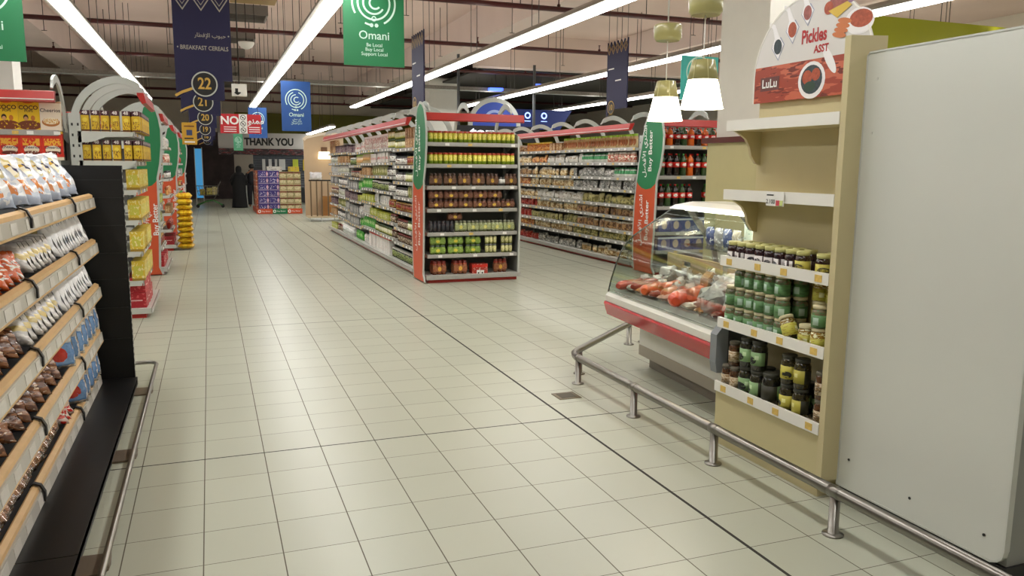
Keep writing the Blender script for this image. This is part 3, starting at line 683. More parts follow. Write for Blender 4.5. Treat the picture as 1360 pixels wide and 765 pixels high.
PROTO['cup_pack'] = simple_jar('cup_pack', .03, .1, 'cups', '6e6a68', 'd9d4cf', '59514c', [('e', .5, .5, .2, .3, 'f7f5ef')], n=2)
put('cup_pack', FA(.44, .12, LV[2]+.02), (0, 0, .1), 'grey and white cup pack among brown jars, third shelf, middle end display', 'cup pack')
put('pk_brown', FA(.55, .1, LV[2]), (0, 0, 0), 'rightmost dark brown jar pack on the third shelf of the middle end display', 'jar pack')
ep('pk_choc', .2, LV[3], 'squat dark jar pack, lower layer on fourth shelf of middle end display', group='lower layer of dark jar packs on fourth end shelf')
ep('pk_choc', .2, LV[3]+.122, 'squat dark jar pack, upper layer on fourth shelf of middle end display', x1=.42, group='upper layer of dark jar packs on fourth end shelf')
ep('pk_dark', .175, LV[4], 'near-black jar pack at the left of the fifth shelf of the middle end display', x1=-.26, group='black jar packs on the fifth end shelf')
ep('pk_pale', .17, LV[4], 'pale green-brown jar pack on the fifth shelf of the middle end display', x0=-.25, group='pale jar packs on the fifth end shelf')
put('pk_choc', FA(-.24, .13, LV[4]+.152), (0, 0, .05), 'single brown jar pack set on top of fifth-shelf packs, middle end display', 'jar pack')
ep('pk_green', .245, LV[5], 'green jar pack with gold mark, lower layer, sixth shelf of middle end display', x1=.13, group='lower green jar packs on the sixth end shelf', scale=(1.15, 1, 1))
ep('pk_green', .245, LV[5]+.124, 'green jar pack with gold mark, upper layer, sixth shelf of middle end display', x1=.13, group='upper green jar packs on the sixth end shelf', scale=(1.15, 1, 1))
ep('pk_silver', .17, LV[5], 'silver-lidded green jar pack, lower right of sixth shelf, middle end display', x0=.15, group='lower silver-lidded packs on the sixth end shelf')
ep('pk_silver', .17, LV[5]+.124, 'silver-lidded green jar pack, upper right of sixth shelf, middle end display', x0=.15, group='upper silver-lidded packs on the sixth end shelf')
ep('pk_red', .2, .10, 'reddish-brown jar pack on the bottom deck of the middle end display', x1=-.02, y=.12, group='red-brown jar packs on the bottom end deck', depth=2, dd=.1)
ep('pk_red', .2, .10, 'reddish-brown jar pack at the right of the bottom deck, middle end display', x0=.22, y=.14, group='red-brown jar packs right of the red tray')
t = thing('red_tray', 'red open carton with two white price cards on the middle end display deck', 'carton', FA(.10, .13, .10))
m = MB(); m.box(-.11, .11, -.07, .07, 0, .13, mat('red_carton', 'a42a20', .5), fm=printmat('red_tray_print', 'a83324', [('n', .5, .5, .5, .5, 'e8e0d0', 9, .62), ('r', .5, .8, .5, .15, 'c9281c')])); m.build('tray', t)
m = MB(); m.box(-.05, .0, -.082, -.079, -.03, .05, PAPER); m.box(.005, .055, -.082, -.079, -.03, .045, PAPER); m.box(-.035, -.015, -.0835, -.082, -.01, .02, DTXT); m.box(.02, .04, -.0835, -.082, -.01, .02, DTXT); m.build('price_card', t)

# generic shelf goods, one prototype per look
G = {}
def good(key, kind, w, h, words, mk, cat=None): PROTO[key] = mk; G[key] = (kind, w, h, words, cat or kind)
good('g_jarbrown', 'jar', .085, .13, 'brown jar with pale label', simple_jar('jar', .036, .13, 'gjb', '4b2f1f', 'c9b79a', '8a2f22', [('n', .5, .5, .5, .4, '5b3a26', 10, .5)]))
good('g_jargreen', 'jar', .085, .14, 'green jar with yellow label', simple_jar('jar', .037, .14, 'gjg', '5c6b24', 'c3c04a', '3c5a2a', [('e', .5, .5, .15, .3, 'f1efcf')]))
good('g_jardark', 'jar', .09, .15, 'dark olive jar with white lid', simple_jar('jar', .04, .15, 'gjd', '26301b', '8d9b58', 'e8e6de', [('n', .5, .5, .5, .4, '2f3c1c', 9, .55)]))
good('g_jarred', 'jar', .085, .13, 'red sauce jar with gold lid', simple_jar('jar', .036, .13, 'gjr', '7a1f14', 'c9a55a', 'b98d3a', [('e', .5, .5, .14, .3, '8f2318')]))
good('g_jarwhite', 'jar', .085, .14, 'white-labelled jar with dark lid', simple_jar('jar', .036, .14, 'gjw', '3b3430', 'e6e3dc', '262626', [('n', .5, .5, .5, .4, '6a3a30', 8, .6)]))
good('g_boxpurple', 'carton', .12, .15, 'purple and brown carton', carton('carton', .11, .1, .15, 'gbp', '5a3a4c', [('n', .5, .5, .5, .5, 'b9a9a0', 8, .55), ('r', .5, .9, .5, .1, '3a2430')]))
good('g_boxwhite', 'carton', .11, .16, 'white carton with red printing', carton('carton', .1, .1, .16, 'gbw', 'ddd8d0', [('r', .5, .45, .3, .12, 'c0392b'), ('n', .5, .5, .5, .5, 'b9aaa4', 9, .6)]))
good('g_boxgrey', 'carton', .12, .15, 'grey carton with pale panel', carton('carton', .11, .1, .15, 'gbg', '8b8a88', [('r', .5, .5, .3, .3, 'd7d5cf'), ('n', .5, .5, .5, .5, '4a4a4c', 9, .6)]))
good('g_boxtan', 'carton', .13, .14, 'tan cardboard carton', carton('carton', .12, .1, .14, 'gbt', 'a87c4e', [('n', .5, .5, .4, .4, 'e1c79a', 7, .55)]))
good('g_boxyellow', 'carton', .12, .12, 'yellow-green carton', carton('carton', .11, .1, .12, 'gby', 'b9ba3c', [('r', .5, .5, .3, .25, 'e9e6b0'), ('n', .5, .5, .5, .5, '6f8a2c', 9, .55)]))
good('g_canpink', 'tall can', .075, .24, 'tall pink and white can', simple_jar('tall_can', .034, .24, 'gcp', 'e0dad6', 'd9b3ab', 'f1efec', [('n', .5, .5, .5, .5, 'f4efe8', 8, .5)], v0=.05, v1=.8))
good('g_bagwhite', 'bag', .14, .17, 'small white film bag', bag('bag', .13, .17, .07, 'gw', 'dcd9d2', [('b', .5, .5, .3, .3, '9aa5ae', 8, .45), ('n', .5, .5, .5, .5, 'b79a78', 9, .62)]))
good('g_baggreen', 'bag', .14, .18, 'bright green film bag', bag('bag', .13, .18, .07, 'gg', '3fa02c', [('e', .5, .55, .25, .2, 'dbe9b6'), ('n', .5, .5, .5, .5, '6cc24a', 9, .6)]))
good('g_bagolive', 'bag', .14, .17, 'olive and cream film bag', bag('bag', .13, .17, .06, 'go', '8c8c46', [('e', .5, .5, .25, .25, 'd9d3a4'), ('n', .5, .5, .5, .5, '5c6a2a', 9, .6)]))
good('g_bottlewhite', 'bottle', .075, .18, 'white squeeze bottle', simple_jar('bottle', .03, .18, 'gbo', 'e6e3dc', 'c9c9b6', '2b2b2b', [('n', .5, .5, .5, .4, '6b6b5a', 8, .6)], v1=.6))
good('g_bottlegreen', 'bottle', .07, .2, 'green-capped juice bottle', simple_jar('bottle', .03, .2, 'gbq', 'cdb58a', 'd8c9a0', '9cc83a', [('e', .5, .5, .2, .3, 'b88a4a')], v1=.55))
good('g_tub', 'tub', .17, .2, 'white plastic tub', simple_jar('tub', .078, .2, 'gtub', 'e9e7e2', 'd6d8d4', 'f2f1ee', [('n', .5, .5, .5, .4, 'a3b0a8', 7, .6)]))
good('g_carrier', 'carton', .12, .26, 'tall white carton with red top', carton('carton', .11, .09, .26, 'gcar', 'e9e5e0', [('r', .5, .94, .5, .06, 'c22d22'), ('n', .5, .5, .4, .4, 'cf9a92', 7, .62)]))
ORD = ['top', 'second', 'third', 'fourth', 'fifth', 'sixth', 'seventh', 'eighth', 'ninth']
FB = Frame((2.65, 19.5, 0), -math.pi/2)
def segs(fr, segl, y, z, where, hmax, yj=0, cnt=None):
    """segl: list of (x0, x1, key)"""
    for x0, x1, key in segl:
        kind, w, h, words, cat = G[key]; ly = 2 if (h*2 < hmax) else 1
        row(fr, x0+.01, x1-.01, y, z, key, w, '%s %s' % (words, where), cat, ('%ss %s' % (kind, where)) + ' ' + words[:18], h=h+.002, layers=ly, jit=.006, yaw=.08, skip=.04 if ly == 1 else 0)
# x runs from the far end (0) to the near end (8.5)
LB = [1.80, 1.56, 1.33, 1.10, .87, .62, .39]
SIDE = {
 0: [(0.1, 1.0, 'g_boxtan'), (1.0, 3.6, 'g_boxpurple'), (3.6, 4.5, 'g_boxwhite'), (4.5, 6.6, 'g_canpink'), (6.6, 7.9, 'g_jargreen'), (7.9, 8.5, 'g_boxtan')],
 1: [(0.1, 1.3, 'g_bottlewhite'), (1.3, 2.9, 'g_boxtan'), (2.9, 3.6, 'g_jardark'), (3.6, 5.2, 'g_bottlegreen'), (5.2, 6.7, 'g_boxwhite'), (6.7, 7.9, 'g_jarwhite'), (7.9, 8.5, 'g_jarred')],
 2: [(0.1, 1.2, 'g_bagwhite'), (1.2, 2.6, 'g_bottlewhite'), (3.0, 4.0, 'g_jarbrown'), (4.0, 5.2, 'g_boxtan'), (5.2, 6.5, 'g_bagolive'), (6.5, 7.8, 'g_jarwhite'), (7.8, 8.5, 'g_jargreen')],
 3: [(0.1, 1.3, 'g_boxgrey'), (1.3, 2.5, 'g_jarwhite'), (2.5, 3.8, 'g_boxgrey'), (3.8, 5.2, 'g_baggreen'), (5.2, 6.6, 'g_jardark'), (6.6, 7.9, 'g_jarwhite'), (7.9, 8.5, 'g_bagolive')],
 4: [(0.1, 1.1, 'g_jarbrown'), (1.1, 2.2, 'g_bottlewhite'), (2.2, 3.8, 'g_boxpurple'), (3.8, 5.4, 'g_boxyellow'), (5.4, 6.6, 'g_bagwhite'), (6.6, 8.5, 'g_jarred')],
 5: [(0.1, 1.1, 'g_boxpurple'), (1.1, 2.3, 'g_bagolive'), (2.3, 3.8, 'g_boxgrey'), (3.8, 5.0, 'g_bagwhite'), (5.0, 6.7, 'g_boxyellow'), (6.7, 7.9, 'g_jarbrown'), (7.9, 8.5, 'g_jargreen')],
 6: [(0.1, 1.0, 'g_boxtan'), (1.0, 2.2, 'g_jarwhite'), (2.2, 3.9, 'g_boxgrey'), (3.9, 5.4, 'g_baggreen'), (5.4, 6.8, 'g_jargreen'), (6.8, 8.5, 'g_jarbrown')],
 7: [(0.1, 1.0, 'g_boxyellow'), (1.0, 1.8, 'g_jarbrown'), (1.9, 3.3, 'g_tub'), (3.4, 4.2, 'g_baggreen'), (4.2, 4.8, 'g_bagwhite'), (4.9, 6.7, 'g_carrier'), (6.8, 8.5, 'g_jardark')]}
for lv, sg in SIDE.items():
    for bi in range(6):
        pass
    for x0, x1, key in sg:
        for bi in range(6):
            a = max(x0, bi*8.55/6); b = min(x1, (bi+1)*8.55/6)
            if b-a < .1: continue
            zz = .10 if lv == 7 else [[1.82, 1.59, 1.37, 1.14, .90, .67, .42], [1.82, 1.60, 1.38, 1.13, .88, .65, .41], [1.80, 1.55, 1.31, 1.08, .86, .60, .38]][bi % 3][lv]
            segs(FB, [(a, b, key)], .10, zz, 'on %s, middle gondola left side' % ('bottom deck' if lv == 7 else ORD[lv]+' shelf'), .2 if lv else .3)

# ---------------------------------- second gondola, to the right
FC = Frame((6.65, 9.95, 0), 0)
end_unit((6.65, 9.95, 0), 0, 'end shelves of the second gondola holding large cola and orange drink bottles', levels=[1.86, 1.43, .99, .62, .35], arches=(-.45, .1, .6))
run_unit((6.05, 19.0, 0), -math.pi/2, 8.2, [1.85, 1.625, 1.39, 1.2, .96, .775, .55, .375], 6, 'second long gondola behind the walkway, stocked with rows of nut and snack bags')
FD = Frame((6.05, 19.0, 0), -math.pi/2)
def good_bag(key, words, base, shapes, w=.215, h=.16, t=.07): good(key, 'bag', w, h, words, bag('bag', w*.96, h, t, key, base, shapes, nx=7, nz=7, wr=.012))
good_bag('n_beige', 'beige bag of nuts', 'a9854f', [('n', .5, .5, .5, .5, 'e3cfa2', 3.2, .5), ('r', .5, .85, .5, .12, 'd9d2c0')])
good_bag('n_brown', 'brown bag of dried goods', '6f4a2c', [('n', .5, .5, .5, .5, 'b58d5a', 3.2, .5), ('r', .5, .85, .5, .1, 'cfc4ae')])
good_bag('n_silver', 'silver-grey bag', '8d8b86', [('n', .5, .5, .5, .5, 'd6d3cb', 3.2, .52), ('b', .5, .5, .4, .4, '4f4c47', 9, .55)])
good_bag('n_red', 'red bag of dried chillies', 'a3241b', [('n', .5, .5, .5, .5, 'd9705a', 3.2, .58)])
good_bag('n_olive', 'olive bag of seeds', '76703a', [('n', .5, .5, .5, .5, 'b9ad6c', 3.2, .5)])
good_bag('n_white', 'white bag of flour-like goods', 'cfcac0', [('n', .5, .5, .5, .5, '9a8a72', 3.2, .6)])
good_bag('n_orange', 'orange-brown bag of snacks', 'b5622c', [('n', .5, .5, .5, .5, 'e8b06a', 3.2, .5)])
good('n_capgreen', 'bottle', .085, .21, 'cream drink bottle with lime green cap', simple_jar('bottle', .038, .21, 'ncg', 'c9ab7a', 'd2bb8c', '9bcf2e', [('e', .5, .45, .2, .3, 'a9683a')], v0=.05, v1=.62))
good('n_jarorange', 'jar', .075, .17, 'orange jar with yellow top', simple_jar('jar', .034, .17, 'njo', 'd98a3c', 'e2a65c', 'e6d04a', [('n', .5, .5, .5, .4, 'b9552a', 8, .55)]))
good('n_cangreen', 'can', .085, .15, 'white and green canister', simple_jar('canister', .038, .15, 'ncn', 'dfe0d6', '2f8a4c', '1f6b3a', [('r', .5, .2, .5, .16, 'e9e9df')]))
good('n_canred', 'can', .085, .16, 'red and cream canister', simple_jar('canister', .038, .16, 'ncr', 'e0b098', 'c9604a', 'e9ddcf', [('n', .5, .5, .5, .4, 'f2e3cf', 8, .5)]))
SID2 = {  # x: 0 far .. 8.2 near; only the nearer five metres are in view
 0: [(3.0, 3.6, 'n_brown'), (3.6, 4.8, 'n_jarorange'), (4.8, 5.4, 'g_boxtan'), (5.4, 8.1, 'n_capgreen')],
 1: [(3.0, 3.8, 'n_beige'), (3.8, 4.6, 'n_orange'), (4.6, 6.2, 'n_white'), (6.2, 7.2, 'n_cangreen'), (7.2, 8.1, 'n_canred')],
 2: [(3.0, 4.0, 'n_brown'), (4.0, 5.8, 'n_beige'), (5.8, 7.4, 'n_silver'), (7.4, 8.1, 'n_cangreen')],
 3: [(3.0, 3.8, 'n_orange'), (3.8, 5.8, 'n_beige'), (5.8, 8.1, 'n_silver')],
 4: [(3.0, 4.2, 'n_beige'), (4.2, 6.2, 'n_white'), (6.2, 8.1, 'n_olive')],
 5: [(3.0, 4.2, 'n_red'), (4.2, 6.0, 'n_beige'), (6.0, 8.1, 'n_brown')],
 6: [(3.0, 3.8, 'n_red'), (3.8, 6.0, 'n_olive'), (6.0, 8.1, 'n_brown')],
 7: [(3.0, 4.0, 'n_orange'), (4.0, 5.8, 'n_beige'), (5.8, 8.1, 'n_olive')],
 8: [(3.0, 4.2, 'n_red'), (4.2, 6.2, 'n_silver'), (6.2, 8.1, 'n_beige')]}
Z2 = [1.85, 1.625, 1.39, 1.2, .96, .775, .55, .375, .10]
for lv, sg in SID2.items():
    for x0, x1, key in sg:
        kind, w, h, words, cat = G[key]; where = 'on %s, second gondola' % ('bottom deck' if lv == 8 else ORD[lv]+' shelf')
        sc = 1 if kind in ('bottle', 'jar') and lv == 0 else min(1, (.17 if lv < 8 else .2)/h) if kind == 'bag' else min(1, (.2 if lv == 1 else .16)/h)
        row(FD, x0, x1, .11, Z2[lv], key, w*.93 if kind == 'bag' else w, '%s %s' % (words, where), cat, '%s %ss %s' % (words[:14], kind, where), jit=.02, yaw=.3 if kind == 'bag' else .05, scale=(1, 1, sc), tilt=0, vary=kind == 'bag')
# hanging strip of packs at the near corner of the second gondola
COKE = [('e', .5, .5, .12, .3, 'f3e9e6'), ('n', .5, .5, .5, .5, 'e24a3a', 8, .6)]
PROTO['cola'] = bottle('drink_bottle', .05, .33, 'cola', '1c0d0a', 'd61f1c', 'c91f1c', COKE)
PROTO['orange_drink'] = bottle('drink_bottle', .05, .33, 'orangedrink', 'd9641c', 'd8261c', 'c91f1c', COKE)
PROTO['lemon_drink'] = bottle('drink_bottle', .05, .33, 'lemondrink', '2f4a24', 'd8261c', '3a8a34', COKE)
pat = {0: 'conlocoloc', 1: 'loclclocoo', 2: 'clcl  cooc'}
for lv, z in enumerate((1.86, 1.43, .99)):
    for i, ch in enumerate('coclocoloc' if lv == 0 else ('lccloclcoo' if lv == 1 else 'clclc  loo')):
        if ch == ' ': continue
        key, words = {'c': ('cola', 'large cola bottle with red label'), 'o': ('orange_drink', 'large orange soda bottle with red label'), 'l': ('lemon_drink', 'large green soda bottle with red label')}[ch]
        for d in range(2):
            put(key, FC(-.54+i*.12, .13+d*.13, z+.001), (0, 0, random.uniform(-.2, .2)), '%s, %s row, %s shelf of second end display' % (words, 'front' if d == 0 else 'back', ORD[lv]), 'bottle', '%s bottles, %s row of %s end shelf' % (key.replace('_', ' '), 'front' if d == 0 else 'back', ORD[lv]), (1, 1, .97 if lv else .8))
good('n_bluebox', 'carton', .2, .2, 'blue carton with pale round mark', carton('carton', .19, .12, .2, 'nbb', '27408c', [('e', .5, .5, .25, .3, 'c9b2a0'), ('r', .5, .9, .5, .06, 'dfe3ea')]))
row(FC, -.6, .6, .12, .62, 'n_bluebox', .2, 'blue carton with pale round mark below the cola bottles', 'carton', 'blue cartons under the cola bottles')
row(FC, -.6, .6, .12, .35, 'n_bluebox', .2, 'blue carton on the lowest shelf of the second gondola end', 'carton', 'blue cartons on the lowest end shelf')

# ---------------------------------- row of gondolas along the left of the walkway
def left_unit(k):
    yc = 9.35+3.4*k
    ord_ = ['nearest', 'second', 'third', 'fourth', 'fifth', 'sixth'][k]
    end_unit((-.61, yc, 0), math.pi/2, 'end shelves of the %s left gondola facing the walkway%s' % (ord_, ', yellow cartons beside the black panel' if k == 0 else (', with green and orange side sign' if k in (1, 3, 5) else ', no side sign')),
             arches=(-.6, 0.0, .58), right_side=False, sign=k in (1, 3, 5), sw=.5)
    run_unit((-4.36, yc-.65, 0), 0, 3.04, LV, 3, '%s left gondola, its cereal or grocery side turned to the camera' % ord_, double=False)
    return Frame((-.61, yc, 0), math.pi/2)
FL = [left_unit(k) for k in range(6)]
PROTO['coco'] = carton('cereal_box', .176, .06, .275, 'coco', 'f2c81f', [('b', .5, .16, .55, .16, '7b3a1c', 9, .38), ('e', .35, .42, .12, .1, '3a2114'), ('e', .35, .38, .09, .07, 'd79a62'), ('e', .68, .4, .1, .09, 'c9772a'), ('r', .5, .98, .5, .05, 'd8562a'), ('e', .5, .98, .34, .09, 'd8562a')], txt=[('COCO', .052, '4a2412', 0, .205, .03), ('POPS', .03, '4a2412', 0, .175, .02)])
PROTO['cheerios'] = carton('cereal_box', .176, .06, .272, 'cheer', 'e9d9c4', [('e', .5, .28, .42, .15, 'b9743a'), ('e', .5, .32, .36, .11, 'f0e2c4'), ('n', .5, .32, .34, .08, 'd9a85c', 22, .5), ('r', .5, .96, .5, .03, 'c9a07a')], txt=[('Cheerios', .046, '3a2a2a', 0, .185, .012)])
PROTO['cheerios_red'] = carton('cereal_box', .176, .06, .272, 'cheerred', 'd9321f', [('n', .5, .62, .4, .12, 'f0b03a', 12, .45), ('e', .5, .36, .36, .14, 'f3e6cf'), ('b', .5, .25, .4, .07, '6a2a1c', 12, .4), ('r', .5, .96, .5, .05, 'e8b83a'), ('r', .5, .05, .5, .06, 'e9dcc4')], txt=[('Cheerios', .038, '3b2a44', 0, .12, .012)])
for i, (x, key, lab) in enumerate(((-1.738, 'coco', 'yellow COCO cereal box at the left edge, top shelf of the cereal gondola'), (-1.56, 'coco', 'yellow COCO cereal box right beside the beige Cheerios box'), (-1.382, 'cheerios', 'beige Cheerios cereal box at the right end of the top cereal shelf'))):
    put(key, (x, 8.775, 1.851), (0, 0, 0), lab, 'cereal box')
for i, x in enumerate((-1.738, -1.56, -1.382)):
    put('cheerios_red', (x, 8.775, 1.571), (0, 0, 0), 'red Cheerios cereal box, %s of three on the second cereal shelf' % ('leftmost', 'middle', 'rightmost')[i], 'cereal box')
PROTO['oats'] = carton('tea_carton', .07, .1, .2, 'oats', 'dcb62a', [('r', .5, .88, .5, .12, '4c2432'), ('e', .5, .55, .3, .1, 'e9cf4a'), ('n', .5, .3, .4, .2, '8a5a22', 9, .55), ('r', .5, .05, .5, .04, '5a2c1c')], toplid='4c2432', txt=[('48', .045, 'efe6e2', 0, .178, .02)])
for lv, (z, nm) in enumerate(((1.85, 'top'), (1.57, 'second'))):
    for i in range(6):
        if lv == 1 and i == 5: pass
        put('oats', (-1.095+i*.087+(.012 if i > 3 else 0), 8.80, z+.001), (0, 0, random.uniform(-.02, .02)), 'yellow carton with maroon band marked 48, near row, %s shelf, nearest left end unit' % nm, 'carton', 'cartons marked 48, near row of the %s end shelf' % nm)
    for j in range(1, 11):
        put('oats', (-.655, 8.80+j*.11, z+.001), (0, 0, math.pi/2), 'yellow carton with maroon band facing the walkway, %s shelf, nearest left end' % nm, 'carton', 'cartons facing the walkway on the %s end shelf' % nm)
PROTO['yellowpk'] = carton('yellow_carton', .12, .12, .2, 'ypk', 'd6b93a', [('r', .5, .5, .35, .25, 'c9c24a'), ('n', .5, .5, .5, .5, 'e9dca0', 7, .58), ('r', .5, .06, .5, .06, '9a7a2a')])
for lv in range(2, 6):
    row(FL[0], -.6, .6, .10, LV[lv], 'yellowpk', .125, 'yellow grocery carton on the %s shelf of the nearest left end unit' % ORD[lv], 'carton', 'yellow cartons on the %s shelf of the nearest left end unit' % ORD[lv])
PROTO['redbox'] = carton('red_carton', .2, .18, .15, 'redbox', 'b3262f', [('n', .5, .5, .5, .5, 'd95a5c', 6, .6), ('r', .5, .5, .3, .04, 'e9c0bc')])
for i, (x, l) in enumerate(((-.5, 0), (-.28, 0), (-.06, 0), (.16, 0), (-.48, 1), (-.24, 1), (.02, 1))):
    put('redbox', FL[0](x, .13, .10+l*.152), (0, 0, math.pi/2+random.uniform(-.1, .1)), 'red carton in the pile on the bottom deck beside the black panel, %s layer' % ('lower', 'upper')[l], 'carton', 'red cartons on the bottom deck, %s layer' % ('lower', 'upper')[l])
mix = [['n_orange', 'g_jarred', 'n_red', 'g_boxyellow', 'g_bagolive', 'g_jarred'], ['g_bagwhite', 'n_canred', 'g_jarwhite', 'n_orange', 'g_boxtan', 'n_red'], ['g_bottlewhite', 'g_jarred', 'g_boxpurple', 'n_orange', 'g_boxyellow', 'n_red'],
       ['g_jarbrown', 'n_red', 'g_boxgrey', 'g_jarred', 'g_baggreen', 'n_beige'], ['n_canred', 'g_boxyellow', 'n_orange', 'g_boxwhite', 'n_brown', 'g_jarred']]
for k in range(1, 6):
    for lv in range(6):
        key = mix[k-1][lv]; kind, w, h, words, cat = G[key]
        wh = '%s shelf of %s left end unit' % (ORD[lv], ['', 'second', 'third', 'fourth', 'fifth', 'sixth'][k])
        row(FL[k], -.58, .58, .11, LV[lv], key, w, '%s, %s' % (words, wh), cat, '%ss, %s' % (words[:16], wh), jit=.008, yaw=.06)
    row(FL[k], -.55, .55, .13, .10, 'redbox', .24, 'red carton on the bottom deck of the %s left gondola end' % ['', 'second', 'third', 'fourth', 'fifth', 'sixth'][k], 'carton', 'red cartons on the deck of left end %d' % (k+1))
def flatbag():
    b = MB(); pillow(b, .42, .28, .11, printmat('film_sack', 'dba51c', [('n', .5, .5, .5, .5, 'f0cf3a', 6, .5), ('e', .5, .5, .3, .25, 'c23a1c')], rough=.35), wr=.015)
    b.xf(Matrix.Translation((0, .14, .05)) @ Matrix.Rotation(math.radians(90), 4, 'X')); return b.build('flour_sack')
PROTO['sack'] = flatbag
for i in range(10):
    put('sack', FL[2](-.4+random.uniform(-.02, .02), -.16, .02+.101*i), (0, 0, math.pi/2+random.uniform(-.08, .08)), 'plump yellow sack in the floor stack beside the third left gondola end', 'sack', 'stack of yellow sacks by the third left gondola end')

# ================================================================== BREAD SHELVES AT THE LEFT EDGE
t = thing('bread_rack', 'black gondola with five wood-edged tilted bread shelves and an empty black deck', 'shelf unit', (-.54, 1.0, 0))
BK2 = mat('black_deck', '121111', .38, noise_amt=.5, noise_scale=2.5)
m = MB()
for a, b_ in ((0, 2.27), (2.275, 5.05)): m.box(-.92, 0, a, b_, .02, .05, BK2); m.box(-.012, 0, a, b_, .0, .052, BK2)
m.build('base_deck', t)
m = MB(); m.box(-.97, -.015, 5.05, 5.10, .0, 1.53, BLACK)
for z in (.33, .55, .75, .93, 1.12, 1.31, 1.43): m.box(-.96, -.03, 5.046, 5.05, z, z+.006, mat('seam_black', '1d1d1e', .4))
for k in range(34): m.box(-.018, -.012, 5.052, 5.06, .1+k*.042, .118+k*.042, LGREY)
m.build('end_panel', t)
m = MB(); m.box(-.97, -.93, 0, 5.05, .0, 1.53, BLACK); m.build('back_panel', t)
RAILZ = [1.31, 1.01, .71, .40, .10]; RX = [-.225, -.225, -.225, -.235, -.26]
SL = math.tan(math.radians(3))
for z, x in zip(RAILZ, RX):
    s_ = MB(); s_.prism([(x, z-.02), (x, z), (-.93, z+(.93+x)*SL), (-.93, z-.02+(.93+x)*SL)], 'y', .0, 4.95, mat('shelf_grey', '3a3a3a', .5)); so = s_.build('shelf', t)
    w_ = MB(); w_.prism([(x+.005, z-.01), (x+.03, z-.03), (x+.035, z-.005), (x+.032, z+.026), (x+.012, z+.036), (x+.005, z+.034)], 'y', 0, 4.95, WOOD); w_.build('wood_edge', so)
    p_ = MB(); p_.prism([(x+.036, z-.055), (x+.048, z-.05), (x+.042, z+.008), (x+.034, z+.008)], 'y', 0, 4.95, mat('rack_price_rail', 'b9b5ab', .3))
    for k in range(22): yy = .1+k*.22+random.uniform(-.06, .06); p_.prism([(x+.047, z-.045), (x+.0495, z-.045), (x+.045, z+.0), (x+.042, z+.0)], 'y', yy, yy+.11, mat('price_label', 'd2cec6', .5, noise_amt=.1, noise_scale=70))
    p_.prism([(x+.0, z-.05), (x+.046, z-.062), (x+.05, z-.052), (x+.0, z-.03)], 'y', 0, 4.95, WOOD)
    p_.build('price_rail', so)
    for yc in (1.65, 2.85, 4.05):
        c_ = MB(); c_.strip([(x-.0, z+.03), (x+.012, z+.045), (x+.038, z+.034), (x+.054, z+.0), (x+.054, z-.04)], .008, 'y', yc, yc+.025, mat('clip_black', '141414', .4)); c_.build('clip', so)
# loaves and packs; each leans back into the shelf
def crinkle(name, w, h, tk, key, base, shapes, **kw):
    kw.setdefault('rough', .22); kw.setdefault('coat', .5); kw.setdefault('bump', .25)
    kw.setdefault('shear', .4); kw.setdefault('pw', .38)
    kw.setdefault('wr', .009); kw.setdefault('pin', .03)
    return bag(name, w, h, tk, key, base, shapes, nx=16, nz=14, **kw)
PROTO['loaf'] = crinkle('bread_bag', .32, .30, .12, 'loaf', 'c9d3e2', [('n', .5, .5, .5, .5, 'eef0f2', 6, .5), ('e', .5, .62, .27, .25, 'd9c98c'), ('e', .5, .62, .22, .2, 'efe6c8'), ('e', .5, .66, .14, .06, 'c9a03a'), ('e', .68, .62, .08, .09, '25356e'), ('b', .55, .2, .28, .18, 'd9823a', 8, .42), ('n', .5, .05, .5, .06, 'b9c6dc', 8, .4)], warp=.12, shear=0, wr=.02, pin=.14)
PROTO['croiss'] = crinkle('croissant_bag', .28, .2, .075, 'croiss', 'b4c3dc', [('n', .5, .5, .5, .5, 'eceff4', 5, .45), ('b', .35, .4, .3, .28, 'c8702c', 7, .45), ('e', .7, .7, .14, .12, 'e0cf90'), ('r', .95, .5, .06, .5, 'f3f3f5')], warp=.1)
PROTO['toast'] = crinkle('bread_roll_bag', .26, .14, .11, 'toast', 'c9c6c4', [('n', .5, .5, .5, .5, 'ece9e6', 6, .5), ('b', .45, .5, .35, .35, 'c58a5c', 6, .5), ('r', .5, .5, .5, .1, 'd9c27a')], warp=.15)
PROTO['snackred'] = crinkle('snack_pack', .25, .13, .11, 'snackred', 'd9622c', [('n', .5, .5, .5, .5, 'f2ece2', 8, .55), ('b', .5, .5, .4, .4, 'c2301c', 9, .5)], warp=.15)
PROTO['straw'] = crinkle('strawberry_roll_pack', .25, .2, .1, 'straw', 'a09a92', [('n', .5, .5, .5, .5, 'c9c6c2', 6, .5), ('r', .66, .38, .27, .30, '557cae'), ('r', .66, .38, .23, .26, '6e95c4'), ('b', .62, .38, .2, .2, 'b52a1c', 6, .36)], warp=.1, shear=0)
PROTO['brown'] = crinkle('cookie_pack', .25, .12, .14, 'brown', '5a3424', [('n', .5, .5, .5, .5, '8a5a3a', 7, .5), ('n', .5, .5, .5, .5, 'd9c4ae', 10, .66)], warp=.1)
PROTO['redwhite'] = crinkle('wafer_pack', .24, .14, .1, 'redwhite', 'c9b0a4', [('n', .5, .5, .5, .5, 'c22c24', 6, .5), ('n', .5, .5, .5, .5, 'f0e6de', 9, .62)], warp=.1)
